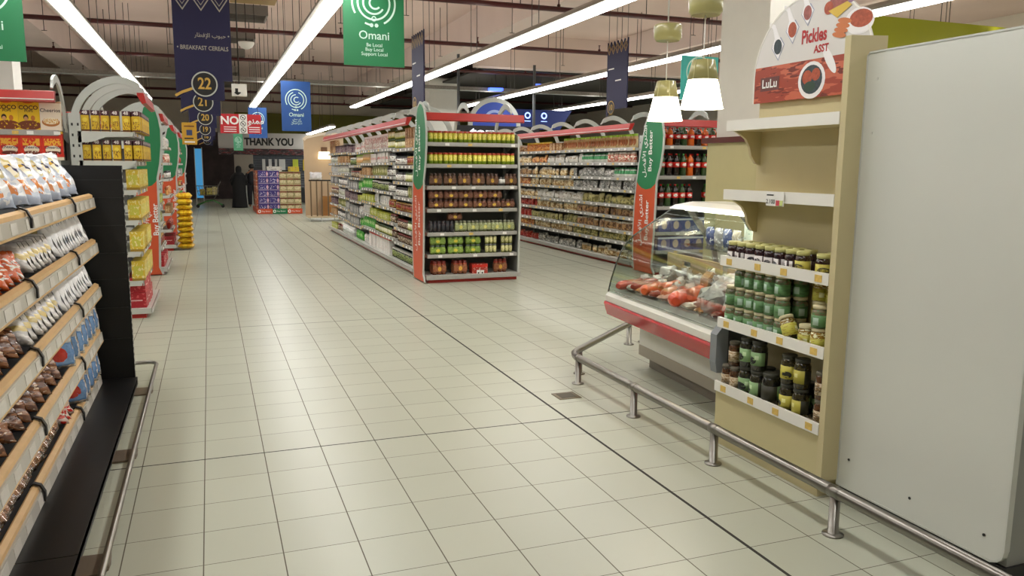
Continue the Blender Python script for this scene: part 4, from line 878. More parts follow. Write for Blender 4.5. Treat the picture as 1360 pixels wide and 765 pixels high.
def buns():
    b = MB(); m_ = mat('baked_bun_crust', 'b9742c', .3, coat=.5, noise_amt=.45, noise_scale=22)
    for i in range(3):
        for j in range(2):
            cx = -.09+i*.085; cy = -.04+j*.08; pr = [(.001, .0)]+[(.045*math.sin(math.pi*k/8), .036-.036*math.cos(math.pi*k/8)) for k in range(1, 8)]+[(.001, .072)]
            b.lathe(pr, m_, 12, c=(cx, cy, random.uniform(0, .01)), sx=1.05)
    o = b.build('bun_pack'); f = MB(); pillow(f, .30, .19, .10, glassmat('clear_film', 'f4efe8', .10, .12), nx=12, nz=10, wr=.022, seed=3); f.xf(Matrix.Translation((0, .095, .04)) @ Matrix.Rotation(math.radians(90), 4, 'X')); f.build('film_wrap', o); return o
PROTO['buns'] = buns
lean = 0
def file_(key, y0, y1, n, si, x, dz, lab, cat, group, tilt=-.25, rz=0, jz=.01, scale=1):
    z = RAILZ[si]
    for i in range(n):
        y = y1-(i+.5)*(y1-y0)/n
        put(key, (-.54+RX[si]+x, y, z+dz+random.uniform(0, jz)), (tilt+random.uniform(-.06, .06), lean+random.uniform(-.05, .05), rz+random.uniform(-.06, .06)), lab, cat, group, scale*random.uniform(.96, 1.03))
file_('loaf', 3.2, 5.93, 9, 0, -.14, .02, 'white and blue bread bag with cream oval badge, file on the top bread shelf', 'bread', 'bread bags filed on the top bread shelf', tilt=-.62, rz=math.radians(52))
file_('croiss', 4.75, 5.85, 13, 1, -.13, .03, 'white croissant bag standing in a tight file, far half of second bread shelf', 'bread', 'croissant bags on the second bread shelf')
file_('toast', 4.05, 4.7, 7, 1, -.125, .03, 'low white bread roll bag, middle of the second bread shelf', 'bread', 'bread roll bags on the second bread shelf')
file_('snackred', 3.1, 3.98, 8, 1, -.12, .03, 'orange and red snack pack at the near end of the second bread shelf', 'snack', 'red snack packs on the second bread shelf')
file_('croiss', 4.8, 5.9, 12, 2, -.115, .03, 'white croissant bag, far half of the third bread shelf', 'bread', 'croissant bags on the third bread shelf', scale=.9)
file_('toast', 3.9, 4.75, 8, 2, -.12, .03, 'white and tan roll bag, middle of the third bread shelf', 'bread', 'roll bags on the third bread shelf')
file_('brown', 3.1, 3.85, 6, 2, -.12, .03, 'brown crinkled pack at the near end of the third bread shelf', 'bread', 'brown packs on the third bread shelf')
file_('straw', 4.7, 5.9, 7, 3, -.07, .03, 'clear pack with blue strawberry label, far end of the fourth bread shelf', 'snack', 'strawberry packs on the fourth bread shelf', tilt=-.15, rz=.5)
file_('brown', 2.7, 4.65, 13, 3, -.11, .03, 'brown biscuit pack in clear film on the fourth bread shelf', 'snack', 'brown biscuit packs on the fourth bread shelf')
file_('straw', 5.05, 5.9, 5, 4, -.05, .03, 'clear pack with blue strawberry label on the lowest bread shelf', 'snack', 'strawberry packs on the lowest bread shelf', tilt=-.15, rz=.5)
file_('redwhite', 4.72, 5.0, 3, 4, -.10, .03, 'red and white wafer pack on the lowest bread shelf', 'snack', 'red wafer packs on the lowest bread shelf')
for i in range(10):
    put('buns', (-.54+RX[4]-.095, 3.0+i*.175, RAILZ[4]+.03), (0, math.radians(3), math.pi/2+random.uniform(-.1, .1)), 'clear bag of golden round buns on the lowest bread shelf', 'bread', 'bun bags on the lowest bread shelf')
# floor guard rail beside the bread rack
t = thing('floor_guard_rail', 'low grey floor rail along the black deck of the bread rack', 'guard rail', (-.43, 1.0, 0))
m = MB(); m.tube([(0, 0, .075), (0, 5.30, .075), (-.012, 5.35, .075), (-.05, 5.375, .075), (-.14, 5.375, .075), (-.165, 5.35, .075), (-.165, 5.28, .04)], .014, STEEL, 8); m.build('rail', t)
PL = mat('rail_foot_plate', '6a5c4c', .4)
for y in (1.0, 2.25, 3.5, 4.8):
    m = MB(); m.prism([(-.11, -.09), (-.03, -.085), (.0, -.05), (.004, .0), (-.0, .05), (-.03, .085), (-.11, .09)], 'z', .002, .012, PL); m.box(-.012, .002, -.05, .05, .012, .07, PL); o = m.build('foot_plate', t); o.location = (0, y, 0)

# ================================================================== PICKLE SHELF, WHITE BOARD, GUARD RAIL ON THE RIGHT
t = thing('pickle_display_shelf', 'olive-beige display shelf unit with white shelf lips, pickle jars and arched header', 'shelf unit', (2.62, 2.84, 0))
m = MB(); m.box(.20, .225, 0, .82, .05, 1.93, OLIVE); m.build('back_panel', t)
m = MB(); m.prism([(0.0, .09), (.0, 2.115), (.205, 2.125), (.205, .09)], 'y', -.035, 0, OLIVE); m.build('side_panel', t)
m = MB(); m.box(.015, .21, 0, .82, .0, .315, OLIVE); m.box(.012, .02, .0, .83, .07, .33, mat('olive_front', 'c8bd90', .4)); m.build('base_cabinet', t)
for i, z in enumerate((1.795, 1.43, 1.07, .725, .36)):
    s_ = MB(); zt = z-.035
    s_.box(.012, .2, 0, .82, zt-.02, zt, OLIVE); o = s_.build('shelf', t)
    l_ = MB(); l_.box(-.004, .012, 0, .825, z-.055, z, WHITE); l_.box(.012, .2, .815, .825, z-.055, zt+.005, WHITE)
    for k in range(4 if i in (2, 3, 4) else 0):
        yy = .04+k*.22+(.02 if k % 2 else 0); l_.box(-.007, -.004, yy, yy+.045, z-.045, z-.012, TAGY)
    l_.build('shelf_lip', o)
    if i < 2:
        for yb in (.79, ):
            b_ = MB(); b_.prism([(.03, zt-.02), (.06, zt-.035), (.10, zt-.06), (.125, zt-.10), (.14, zt-.15), (.17, zt-.19), (.20, zt-.2), (.20, zt-.02)], 'y', yb, yb+.02, OLIVE); b_.build('bracket', o)
hd = MB(); A = []
for i in range(23):
    a = math.radians(180-i*180/22); A.append((.43+.415*math.cos(a), 2.03+.36*math.sin(a)))
RP = printmat('pickle_photo_print', 'a8452f', [('n', .5, .5, .5, .5, 'cf6a4c', 5, .5), ('n', .5, .5, .5, .5, '7a2c20', 8, .6)], rough=.35, warp=.1)
HW = mat('header_card_white', 'd9d6d2', .35)
hd.prism([(.015, 1.89), (.845, 1.89), (.845, 2.075), (.015, 2.075)], 'x', .176, .182, RP)
hd.prism([(.015, 2.075)]+[(p[0], max(p[1], 2.075)) for p in A if p[1] > 2.08]+[(.845, 2.075)], 'x', .176, .182, HW)
hd.strip([(.015, 1.89), (.015, 2.06)]+A+[(.845, 1.89)], .008, 'x', .174, .184, WHITE)
ho = hd.build('header_board', t)
# the header faces -x: reading direction is -y
ux = (0, -1, 0); uz = (0, 0, 1); X = .1755
lt = MB(); CR = mat('crimson_print', 'b5292c', .45)
lt.text('Pickles', .09, CR, (X, .40, 2.185), ux, uz, bold=.03, depth=.001, sx=.72); lt.text('ASST', .05, CR, (X, .345, 2.118), ux, uz, bold=.03, depth=.001, sx=.9); lt.build('lettering', ho)
lt = MB(); lt.box(X-.0008, X,   .64, .79, 1.95, 2.02, mat('logo_dark', '6b3c38', .4)); lt.text('LuLu', .062, WTXT, (X-.001, .715, 1.985), ux, uz, bold=.02, depth=.001); lt.build('logo', ho)
def dish(y, z, s, fill, ang=0):
    d = MB(); PW = mat('porcelain_print', 'f1eff0', .4); SH = mat('spoon_edge_print', '9aa0b8', .4)
    def blob(pts, m_, dx):
        c, s_ = math.cos(ang), math.sin(ang); d.face([(X-dx, y+(p[0]*c-p[1]*s_)*s, z+(p[0]*s_+p[1]*c)*s) for p in pts], m_)
    blob([(-.42, 0), (0, -.62), (.42, 0), (.2, .35), (-.2, .35)], SH, .0005); blob([(-.38, .0), (0, -.55), (.38, 0), (.2, .38), (.3, .8), (.5, 1.0), (.45, 1.1), (.15, .95), (-.1, .4)], PW, .001)
    f_ = [(.26*math.cos(a_), .32*math.sin(a_)-.02) for a_ in [i*math.pi/8 for i in range(16)]]; blob(f_, fill, .0015)
    return d.build('dish_picture', ho)
FR = printmat('dish_green', '3e4a52', [('n', .5, .5, .5, .5, '9a4a3a', 9, .55)]); FO = mat('dish_orange', 'b5563a', .5, noise_amt=.6, noise_scale=60); FP = mat('dish_pink', 'a8605a', .5, noise_amt=.6, noise_scale=60); FG = mat('dish_teal', '3c4a50', .5, noise_amt=.7, noise_scale=60)
dish(.665, 2.17, .12, FG, -.1); dish(.56, 2.24, .12, FO, -.1); dish(.455, 2.305, .11, FP, -.1)
d = MB(); PW = mat('porcelain_print', 'f1eff0', .4)
def ell(mb, y, z, ry, rz, m_, dx, ang=0, n=22): mb.face([(X-dx, y+ry*math.cos(a_)*math.cos(ang)-rz*math.sin(a_)*math.sin(ang), z+ry*math.cos(a_)*math.sin(ang)+rz*math.sin(a_)*math.cos(ang)) for a_ in [i*2*math.pi/n for i in range(n)]], m_)
ell(d, .40, 1.975, .095, .09, PW, .0006); ell(d, .40, 1.978, .075, .07, FG, .0012); ell(d, .43, 1.99, .035, .035, FO, .0016); ell(d, .37, 2.0, .03, .03, FO, .0018); ell(d, .41, 1.945, .04, .025, mat('herb_print', '31483a', .5), .002)
ell(d, .285, 2.06, .024, .08, PW, .0008, -.6); d.build('spoon_picture', ho)
d = MB(); 
for (y, z, r_, m_) in ((.27, 2.31, .04, FP), (.22, 2.33, .035, FP), (.31, 2.30, .03, FO), (.17, 2.33, .03, mat('onion_print', '9a7a96', .5)), (.24, 2.29, .03, FP)): ell(d, y, z, r_, r_, m_, .001+y*.003)
d.face([(X-.003, .31, 2.285), (X-.003, .25, 2.245), (X-.003, .16, 2.29), (X-.003, .19, 2.31)], mat('cheese_print', 'd9b84a', .5)); 
for k in range(4): ell(d, .20+.01*k, 2.225-.02*k, .045, .013, mat('carrot_print', 'cc7a4a', .5), .0022+.0003*k, .2)
ell(d, .11, 2.21, .09, .06, PW, .0012, .1); ell(d, .10, 2.22, .07, .04, FO, .0017, .1); d.build('food_picture', ho)
t2 = thing('shelf_price_sign', 'white price card with red corner hung on the empty second pickle shelf', 'price card', (2.612, 3.22, 1.38))
m = MB(); m.box(-.004, -.001, -.055, .075, -.02, .05, PAPER); m.build('card', t2)
m = MB(); m.box(-.0055, -.004, -.05, .0, -.018, .008, mat('pink_red_print', 'c94a55', .5)); m.box(-.006, -.004, -.05, -.028, -.018, .008, mat('lime_print', 'cfd98a', .5)); m.text('2.100', .03, DTXT, (-.0045, .04, 0), ux, uz, bold=.01, depth=.001); m.box(-.0055, -.004, .02, .07, .03, .036, DTXT); m.build('print', t2)
# jars: upper filled shelf (dark preserve), middle (green stacks), bottom (tall olive jars)
PROTO['jamjar'] = lid_jar('preserve_jar', .036, .115, 'jam', '2b0d0d', 'd9d4d2', 'cfcb86', [('b', .5, .45, .10, .3, '1d1a24', 14, .42), ('r', .92, .5, .16, .5, '2b0d0d'), ('r', .08, .5, .16, .5, '2b0d0d'), ('r', .66, .5, .03, .5, '2b0d0d')], lab=(.08, .56), seg=20)
PROTO['jamjar2'] = lid_jar('preserve_jar', .036, .115, 'jam2', '2b0d0d', 'c9bd52', 'cfcb86', [('b', .5, .45, .14, .3, '4a4420', 14, .45)], lab=(.12, .60), seg=20)
PROTO['grnjar'] = lid_jar('green_jar', .039, .108, 'grn', '6a6248', '5c8a54', 'd9cfa8', [('n', .5, .5, .5, .5, '4d7347', 5, .55), ('r', .57, .5, .06, .3, 'a8c0ae')], lab=(.02, .66), seg=20, lidh=.16)
PROTO['yeljar'] = lid_jar('yellow_jar', .039, .108, 'yel', '8a6a24', 'bdb84a', 'd9cfa8', [('r', .56, .5, .05, .2, 'dfe0b4'), ('n', .5, .5, .5, .5, 'a08a2c', 10, .58)], lab=(.02, .66), seg=20, lidh=.16)
PROTO['olivejar'] = lid_jar('olive_jar', .043, .16, 'olv', '2a2a1a', '86a873', '3c3c32', [('b', .45, .35, .14, .3, '15181a', 10, .38), ('r', .93, .5, .16, .5, '2c2b1c'), ('r', .07, .5, .16, .5, '2c2b1c'), ('r', .6, .6, .04, .15, 'b9d0a4')], lab=(.22, .5), seg=20, lidh=.12)
PROTO['yolivejar'] = lid_jar('olive_jar', .041, .15, 'yolv', '3a3418', 'bdb348', '3c3c32', [('b', .45, .35, .1, .25, '1c1c14', 10, .4), ('r', .93, .5, .16, .5, '2c2b1c'), ('r', .07, .5, .16, .5, '2c2b1c'), ('r', .6, .6, .04, .15, 'dcd890')], lab=(.22, .5), seg=20, lidh=.12)
PROTO['mixjar'] = lid_jar('pickle_jar', .033, .135, 'mixj', '5a3a22', 'c9b79a', '6a6456', [('b', .5, .5, .14, .3, '3a2a1c', 12, .45), ('n', .5, .5, .5, .5, '8a6a3a', 12, .55)], lab=(.2, .5), seg=18, lidh=.12)
def PJ(key, y, x, z, lab, group=None, rot=None, sc=None):
    put(key, (2.62+x, 2.84+y, z), rot or (0, 0, -math.pi/2+random.uniform(-.9, .9)), lab, 'jar', group, sc)
z3 = 1.07-.034
for i, y in enumerate((.775, .700, .625, .545, .470, .393, .312, .235)):
    PJ('jamjar' if i not in (7,) else 'jamjar2', y, .05, z3, 'dark preserve jar with pale green lid, front row left of the gap, upper jar shelf' if i < 7 else 'preserve jar with yellow label, last before the gap on upper jar shelf', 'preserve jars left of the gap' if i < 7 else None)
for i, y in enumerate((.76, .68, .60, .52, .44, .36, .28)): PJ('jamjar', y, .135, z3, 'dark preserve jar in the back row of the upper jar shelf', 'preserve jars in the back row')
PJ('jamjar2', .095, .05, z3, 'preserve jar with green-yellow label just right of the gap, upper jar shelf'); PJ('jamjar', .12, .135, z3, 'dark preserve jar behind the yellow-labelled one right of the gap'); PJ('jamjar', .025+.015, .13, z3, 'dark preserve jar in the far right back corner of the upper jar shelf'); PJ('jamjar2', .028+.01, .058-.01, z3, 'rightmost preserve jar against the side panel, upper jar shelf') if False else None
z4 = .725-.034
LYN = ['bottom', 'middle', 'top']
for l in range(3):
    for i in range(6 if l < 2 else 5):
        y = .775-i*.082 - (0 if l < 2 else .075)
        PJ('grnjar', y, .053, z4+l*.109, 'green-labelled jar with cream lid, %s layer of the green stack' % LYN[l], 'green jars in the %s layer' % LYN[l])
    for i in range(6): PJ('grnjar', .76-i*.084, .14, z4+l*.109, 'green-labelled jar in the back row of the green stack, %s layer' % LYN[l], 'green jars in the back row, %s layer' % LYN[l])
for (y, l, key, lab) in ((.185, 0, 'yeljar', 'yellow-labelled jar standing behind the tipped jar, bottom layer'), (.1, 0, 'yeljar', 'yellow-labelled jar under the lone green jar'), (.1, 1, 'grnjar', 'green-labelled jar standing alone on a yellow jar, right part of the jar shelf'),):
    PJ(key, y, .055, z4+l*.109, lab)
PJ('yeljar', .275, .045, z4+.03, 'yellow-labelled jar tipped sideways against the green stack', rot=(math.radians(-28), 0, 0))
for l in range(3): PJ('yeljar', .20, .142, z4+l*.109, 'yellow-labelled jar in the rear stack, %s layer' % LYN[l])
for l in range(3): PJ('yeljar', .108, .142, z4+l*.109, 'yellow-labelled jar in the rear corner stack, %s layer' % LYN[l])
for l in range(2): PJ('yeljar', .021+.02, .052, z4+.218-.109*l*1-.0 if False else z4+.109*l, 'amber jar at the right end against the side panel, %s layer' % LYN[l], sc=.98) if False else None
z5 = .36-.034
PJ('mixjar', .775, .045, z5, 'small mixed pickle jar at the far left of the lowest shelf, bottom layer'); PJ('mixjar', .705, .045, z5, 'small mixed pickle jar, second from the left on the lowest shelf'); PJ('mixjar', .74, .06, z5+.136, 'small mixed pickle jar stacked on two others, lowest shelf')
for i, (y, key, nm) in enumerate(((.62, 'olivejar', 'third'), (.525, 'olivejar', 'fourth'))):
    PJ(key, y, .055, z5, 'dark olive jar with green label, %s from the left on lowest shelf' % nm); PJ(key, y, .055, z5+.161, 'dark olive jar with green label, upper layer above the %s from left' % nm)
PJ('olivejar', .42, .055, z5, 'largest dark jar without a front label, middle of lowest shelf', rot=(0, 0, math.pi/2+.2), sc=1.08)
for i, (y, nm) in enumerate(((.29, 'left'), (.195, 'right'))):
    PJ('yolivejar', y, .055, z5, 'dark jar with yellow label, lowest shelf, %s of the pair' % nm); PJ('yolivejar', y, .055, z5+.151, 'dark jar with yellow label, upper layer, %s of the pair' % nm)
for l in range(2): PJ('mixjar', .05, .05, z5+.136*l, 'mixed pickle jar by the side panel on the lowest shelf, %s layer' % ('bottom', 'upper')[l], rot=(0, 0, -1.6))
for i in range(7): PJ('olivejar', .76-i*.1, .148, z5, 'dark olive jar in the shadowy back row of the lowest shelf', 'olive jars in the back row of the lowest shelf')

# white-backed cabinet
t = thing('refrigerated_cabinet', 'tall cabinet end clad with a glossy off-white board, black gap at its foot', 'cabinet', (2.73, 1.95, 0))
m = MB(); m.box(.015, .85, .01, .84, .0, 2.03, mat('cabinet_body_grey', '8f918c', .45)); m.box(.0, .85, .0, .85, .0, .062, BLACK); m.build('body', t)
m = MB(); P = [(.855, .07), (.855, 2.03), (.84, 2.045), (.02, 2.045), (.005, 2.03), (.005, .13), (.012, .10), (.028, .082), (.055, .07)]
m.prism(P, 'x', -.012, .012, mat('off_white_board', 'd6d8d0', .22, noise_amt=.05, noise_scale=1.5, coat=.3)); m.strip(P+[P[0]], .008, 'x', -.016, .012, LGREY); m.build('cover_board', t)
for (y, z) in ((.79, .21), (.44, .165), (.09, .16), (.79, 1.93), (.80, 1.70), (.06, 1.9)):
    m = MB(); m.lathe([(.006, 0), (.006, .003)], DTXT if z < 1 else LGREY, 10); m.xf(Matrix.Translation((-.013, y, z)) @ Matrix.Rotation(-math.pi/2, 4, 'Y')); m.build('screw', t)
# tubular guard rail
t = thing('floor_guard_rail', 'brushed steel tubular guard rail on short posts around the deli counter', 'guard rail', (2.42, 0, 0))
m = MB(); m.tube([(-.0, .6, .19), (0, 5.0, .19), (.008, 5.1, .19), (.04, 5.18, .19), (.09, 5.24, .19), (.95, 6.02, .19), (1.03, 6.08, .19), (1.12, 6.1, .19), (1.6, 6.1, .19)], .026, STEEL, 12); m.build('rail', t)
for i, (x, y) in enumerate(((0, .75), (0, 1.65), (0, 2.5), (0, 3.37), (0, 4.22), (0, 5.03), (.13, 5.28), (.98, 6.05), (1.15, 6.1))):
    m = MB(); m.lathe([(.045, 0), (.045, .006), (.026, .01), (.022, .012), (.022, .17)], STEEL, 14, c=(x, y, 0)); m.tube([(x-.0, y-.03, .19), (x, y+.03, .19)], .0275, STEEL, 12) if i not in (6, 7, 8) else None; m.build('post', t)
t = thing('floor_drain', 'small square bronze floor drain in the tiles', 'drain', (2.21, 4.77, 0))
m = MB(); m.box(-.08, .08, -.075, .075, .0, .004, mat('bronze_drain', '6e624a', .4, .6, noise_amt=.3, noise_scale=40)); m.box(-.055, .055, -.05, .05, .004, .006, mat('bronze_drain_dark', '4c4433', .5, .4)); m.build('grate', t)

# ================================================================== DELI COUNTER
DR = math.radians(-3.86); DO = (2.72, 3.75, 0); FDL = Frame(DO, DR); DL = 1.634
t = thing('deli_counter', 'curved-glass refrigerated deli counter with red bumper and white base', 'display counter', DO, DR)
DW = mat('deli_white_enamel', 'dad9cf', .35); DRED = mat('deli_red_bumper', 'b8141c', .25, coat=.4)
m = MB(); m.prism([(.26, .1), (.26, .40), (.06, .44), (.04, .52), (1.0, .52), (1.0, .1)], 'y', .0, DL-.04, DW); m.box(.33, .95, .03, DL-.08, 0, .1, mat('deli_kick_plate', '7d7468', .4)); m.build('base', t)
m = MB(); m.box(.255, .262, .0, DL-.04, .1, .18, mat('deli_plinth', 'a39a8b', .4)); m.build('plinth', t)
m = MB(); m.prism([(-.035, .515), (-.028, .53), (.03, .53), (.05, .42), (.02, .415), (-.005, .425)], 'y', .0, DL+.0, DRED); m.build('bumper', t)
m = MB(); m.prism([(-.02, .532), (-.02, .575), (.0, .6), (.025, .6), (.04, .532)], 'y', .0, DL, DW); m.prism([(.025, .56), (.025, .598), (.09, .59), (.09, .56)], 'y', .0, DL, mat('glass_sill', 'a9b8ae', .2)); m.build('front_rail', t)
m = MB(); m.prism([(-.045, .40), (-.06, .45), (-.06, .60), (-.03, .64), (.09, .64), (.12, .60), (.12, .44), (.08, .40)], 'y', -.05, -.0, mat('dark_end_cap', '33363a', .4)); m.prism([(-.065, .39), (-.075, .45), (-.075, .61), (-.04, .655), (-.0, .655), (-.0, .39)], 'y', -.055, .01, mat('grey_end_cap', '7f8488', .4)); m.build('end_cap', t)
m = MB(); m.prism([(.045, .60), (.06, .634), (.8, .752), (.8, .735)], 'y', .02, DL-.02, mat('tray_steel', 'c9c6bd', .35, noise_amt=.1)); m.build('display_deck', t)
m = MB(); m.box(.92, 1.0, .0, DL-.02, .52, .95, DW); m.build('rear_panel', t)
GP = [(.0, .60), (.023, .70), (.055, .80), (.094, .90), (.14, .97), (.21, 1.035), (.30, 1.095), (.40, 1.155), (.55, 1.25)]
GL = glassmat('deli_glass', 'f2f7f4', .025)
for a, b_ in ((.0, .80), (.806, DL)):
    m = MB(); m.sheet(GP, .006, a, b_, GL); m.build('front_glass', t)
for yy in (.0, DL-.006):
    m = MB(); m.prism(GP+[(.9, 1.25), (.9, .62), (.02, .595)], 'y', yy, yy+.006, GL); m.build('end_glass', t)
    m = MB(); m.strip(GP, .007, 'y', yy-.002, yy+.008, mat('glass_edge', '39433f', .3)); m.build('glass_edge', t)
m = MB(); m.prism([(.50, 1.235), (.55, 1.262), (.70, 1.285), (.98, 1.285), (.98, 1.255), (.6, 1.24)], 'y', -.02, DL+.01, mat('deli_top_white', 'e6e6e2', .2, coat=.4)); m.build('top_panel', t)
m = MB(); m.box(.60, .66, .06, DL-.06, 1.222, 1.238, mat('deli_strip_lamp', 'fff6e6', .4, emit=16)); m.build('strip_lamp', t)
for yy in (.06, .82, DL-.08):
    m = MB(); m.strip([(.62, 1.24), (.85, .95), (.93, .62)], .04, 'y', yy, yy+.02, STEEL); m.build('support_arm', t)
m = MB(); m.box(.58, .90, .05, DL-.05, .955, .963, GL); m.build('glass_shelf', t)
def dz_(x): return .634+(x-.06)*.16+.004
def DT(name, lab, cat, x, y, z=None, rz=0): return thing(name, lab, cat, FDL(x, y, dz_(x) if z is None else z), DR+rz)
SAU = mat('sausage_skin', 'a84a3c', .25, coat=.5, noise_amt=.3, noise_scale=30); HAM = mat('ham_surface', 'd9622c', .3, coat=.5, noise_amt=.35, noise_scale=25); FILM = mat('crumpled_film', 'e6e3e4', .15, coat=.6, bump=.6, noise_scale=40); CHE = mat('cheese_block', 'd9a05a', .4, coat=.3, noise_amt=.2)
def lump(name, L, r, m_, lab, x, y, rz, cat, film=True, z=None):
    L *= 1.05; r *= 1.12; x -= .06
    t_ = DT(name, lab, cat, x, y, z, rz); q = MB(); n = 9
    q.tube([((i/(n-1)-.5)*L, .012*math.sin(i*1.1), r+.004) for i in range(n)], r, m_, 12, rs=[r*(.45 if i in (0, n-1) else (.88 if i in (1, n-2) else 1+.05*math.sin(i*2.1))) for i in range(n)]); q.build('meat', t_)
    if film:
        q = MB(); pillow(q, .1, .08, .05, FILM, nx=8, nz=8, wr=.02, seed=x*9+y); q.xf(Matrix.Translation((L*.42, 0, .02))); q.build('film_wrap', t_)
lump('sausage', .34, .034, SAU, 'thick red sausage at the far left front of the deli deck', .16, 1.42, .5, 'sausage'); lump('sausage', .3, .03, SAU, 'dark red sausage lying beside the farthest one in the deli', .22, 1.32, .45, 'sausage'); lump('sausage', .28, .028, SAU, 'slim red sausage behind the front ones in the deli', .32, 1.38, .5, 'sausage')
lump('smoked_meat', .30, .04, HAM, 'orange-brown smoked meat roll, second group from the left in the deli', .18, 1.12, .7, 'meat'); lump('smoked_meat', .28, .036, HAM, 'orange smoked meat roll behind another in the deli', .30, 1.08, .6, 'meat'); lump('smoked_meat', .26, .036, mat('peach_meat', 'd98a6a', .3, coat=.4), 'peach-coloured meat roll in the middle of the deli', .22, .93, .8, 'meat')
lump('salmon_side', .4, .05, mat('salmon_surface', 'd84a24', .25, coat=.5, noise_amt=.3, noise_scale=20), 'bright orange salmon side in the middle front of the deli', .17, .70, .9, 'fish'); lump('salmon_side', .34, .045, mat('salmon_surface2', 'e0683c', .25, coat=.5, noise_amt=.3, noise_scale=20), 'paler salmon piece lying behind the bright orange one', .30, .72, .8, 'fish')
for i, (x, y, rz, sc, lab) in enumerate(((.18, .40, .3, 1.1, 'crumpled white paper parcel near the front right of the deli'), (.32, .36, -.4, 1.2, 'crumpled pink-white parcel behind the front one'), (.20, .18, .6, 1.0, 'white paper parcel closest to the dark end cap'), (.45, .22, .1, 1.2, 'large white parcel toward the back right of the deli'), (.42, .62, .2, 1.0, 'white film-wrapped piece behind the salmon'))):
    t_ = DT('paper_parcel', lab, 'parcel', x, y, None, rz); q = MB(); pillow(q, .26*sc, .19*sc, .15, mat('parcel_paper_%d' % (i % 2), 'e8dfe0' if i % 2 == 0 else 'e9cfcd', .35, coat=.3, bump=.5, noise_scale=30), nx=12, nz=10, wr=.035, seed=i*3.3); q.xf(Matrix.Translation((0, .05, .05)) @ Matrix.Rotation(math.radians(70), 4, 'X')); q.build('paper', t_)
TRAYP = [('pink sliced meat pack', 'c9807a'), ('white film-wrapped cheese pack', 'e6e0d2'), ('orange cheese pack', 'd9904a'), ('dark salami pack', '8a3a34'), ('pale ham pack', 'dcae9e')]
for i in range(9):
    w_, c_ = TRAYP[i % 5]; y = 1.5-i*.165; t_ = DT('meat_pack', '%s at the front of the deli deck, %s from far end' % (w_, (ORD[i] if i else 'first')), 'pack', .085, y, None, random.uniform(-.3, .3))
    q = MB(); pillow(q, .13, .10, .045, mat('meat_pack_%s' % c_, c_, .25, coat=.5, noise_amt=.3, noise_scale=40), nx=8, nz=8, wr=.012, seed=i*1.7); q.xf(Matrix.Translation((0, .05, .03)) @ Matrix.Rotation(math.radians(86), 4, 'X')); q.build('film_pack', t_)
for i, (x, y) in enumerate(((.40, 1.42), (.43, 1.22), (.36, .92), (.46, .78), (.50, .40), (.10, .30), (.52, 1.0))):
    t_ = DT('crumpled_wrap', 'crumpled clear-white wrap among the deli meats, %s counted from the far end' % ['first', 'third', 'fifth', 'sixth', 'seventh, rear', 'last, front', 'fourth'][i], 'wrap', x, y, None, i*1.1)
    q = MB(); pillow(q, .15, .12, .10, FILM, nx=10, nz=10, wr=.05, seed=i*2.9); q.build('film', t_)
for i, (x, y, z_) in enumerate(((.24, 1.22, .0), (.26, .86, .02), (.36, 1.0, 0), (.20, .55, .05), (.38, .48, .05))):
    t_ = DT('price_ticket', 'small white tent price ticket in the deli, %s from the far end' % ORD[i].replace('top', 'first'), 'price ticket', x, y, dz_(x)+z_+.0, .5); q = MB()
    q.prism([(-.03, 0), (.0, .075), (.03, 0), (.027, 0), (.0, .068), (-.027, 0)], 'x', -.055, .055, PAPER); q.build('card', t_); q = MB(); q.face([(-.04, -.0245, .02), (.04, -.0245, .02), (.04, -.012, .05), (-.04, -.012, .05)], mat('ticket_blue', '8a93a8', .5)); q.build('print', t_)
t_ = DT('wooden_crate_board', 'beige crate side with two hand holes standing behind the sausages', 'crate', .46, 1.15)
q = MB()
q.box(-.008, .008, -.36, -.29, 0, .2, CARD); q.box(-.008, .008, -.17, .05, 0, .2, CARD); q.box(-.008, .008, .17, .40, 0, .2, CARD)
for a, b_ in ((-.29, -.17), (.05, .17)): q.box(-.008, .008, a, b_, 0, .12, CARD); q.box(-.008, .008, a, b_, .16, .2, CARD)
q.build('board', t_)
t_ = DT('wooden_crate_board', 'plain beige crate side to the right of the one with hand holes', 'crate', .48, .52)
q = MB(); q.box(-.008, .008, -.25, .22, 0, .17, CARD); q.box(.0, .12, -.25, -.235, 0, .15, CARD); q.build('board', t_)
t_ = DT('cheese_wedge', 'plastic-wrapped tan cheese wedge leaning by the beige crate board', 'cheese', .40, .84, None, .4)
q = MB(); q.prism([(-.07, 0), (.07, 0), (.06, .12), (.0, .15), (-.06, .11)], 'y', -.03, .03, mat('tan_cheese', 'c9a078', .2, coat=.6)); q.build('wedge', t_)
t_ = thing('canister', 'large white printed canister inside the deli counter', 'canister', FDL(.74, .86, .964), DR); q = MB(); q.lathe([(.06, 0), (.062, .01), (.062, .205), (.056, .215)], printmat('canister_print', 'c9d6cc', [('r', .5, .6, .12, .25, 'e9efe9'), ('n', .5, .5, .5, .5, '8fa8a0', 9, .62), ('r', .5, .93, .5, .05, 'f0f0ea')]), 20); q.build('tin', t_); q = MB(); q.lathe([(.064, .213), (.064, .225), (.03, .228)], WHITE, 20); q.build('lid', t_)
for i, (y, c_) in enumerate(((1.42, '3a4a86'), (1.30, '8a8a90'), (1.18, '44568e'), (1.06, 'b0a898'))):
    t_ = thing('deli_packet', 'upright %s packet on the deli glass shelf, %s from the far end' % (('blue', 'grey', 'blue', 'beige')[i], ('first', 'second', 'third', 'fourth')[i]), 'packet', FDL(.74, y, .964), DR-math.pi/2); q = MB(); pillow(q, .1, .14, .05, printmat('dpk%d' % i, c_, [('n', .5, .5, .5, .5, 'd9d9dc', 7, .58)]), nx=8, nz=8, wr=.012, seed=i); q.build('pouch', t_)

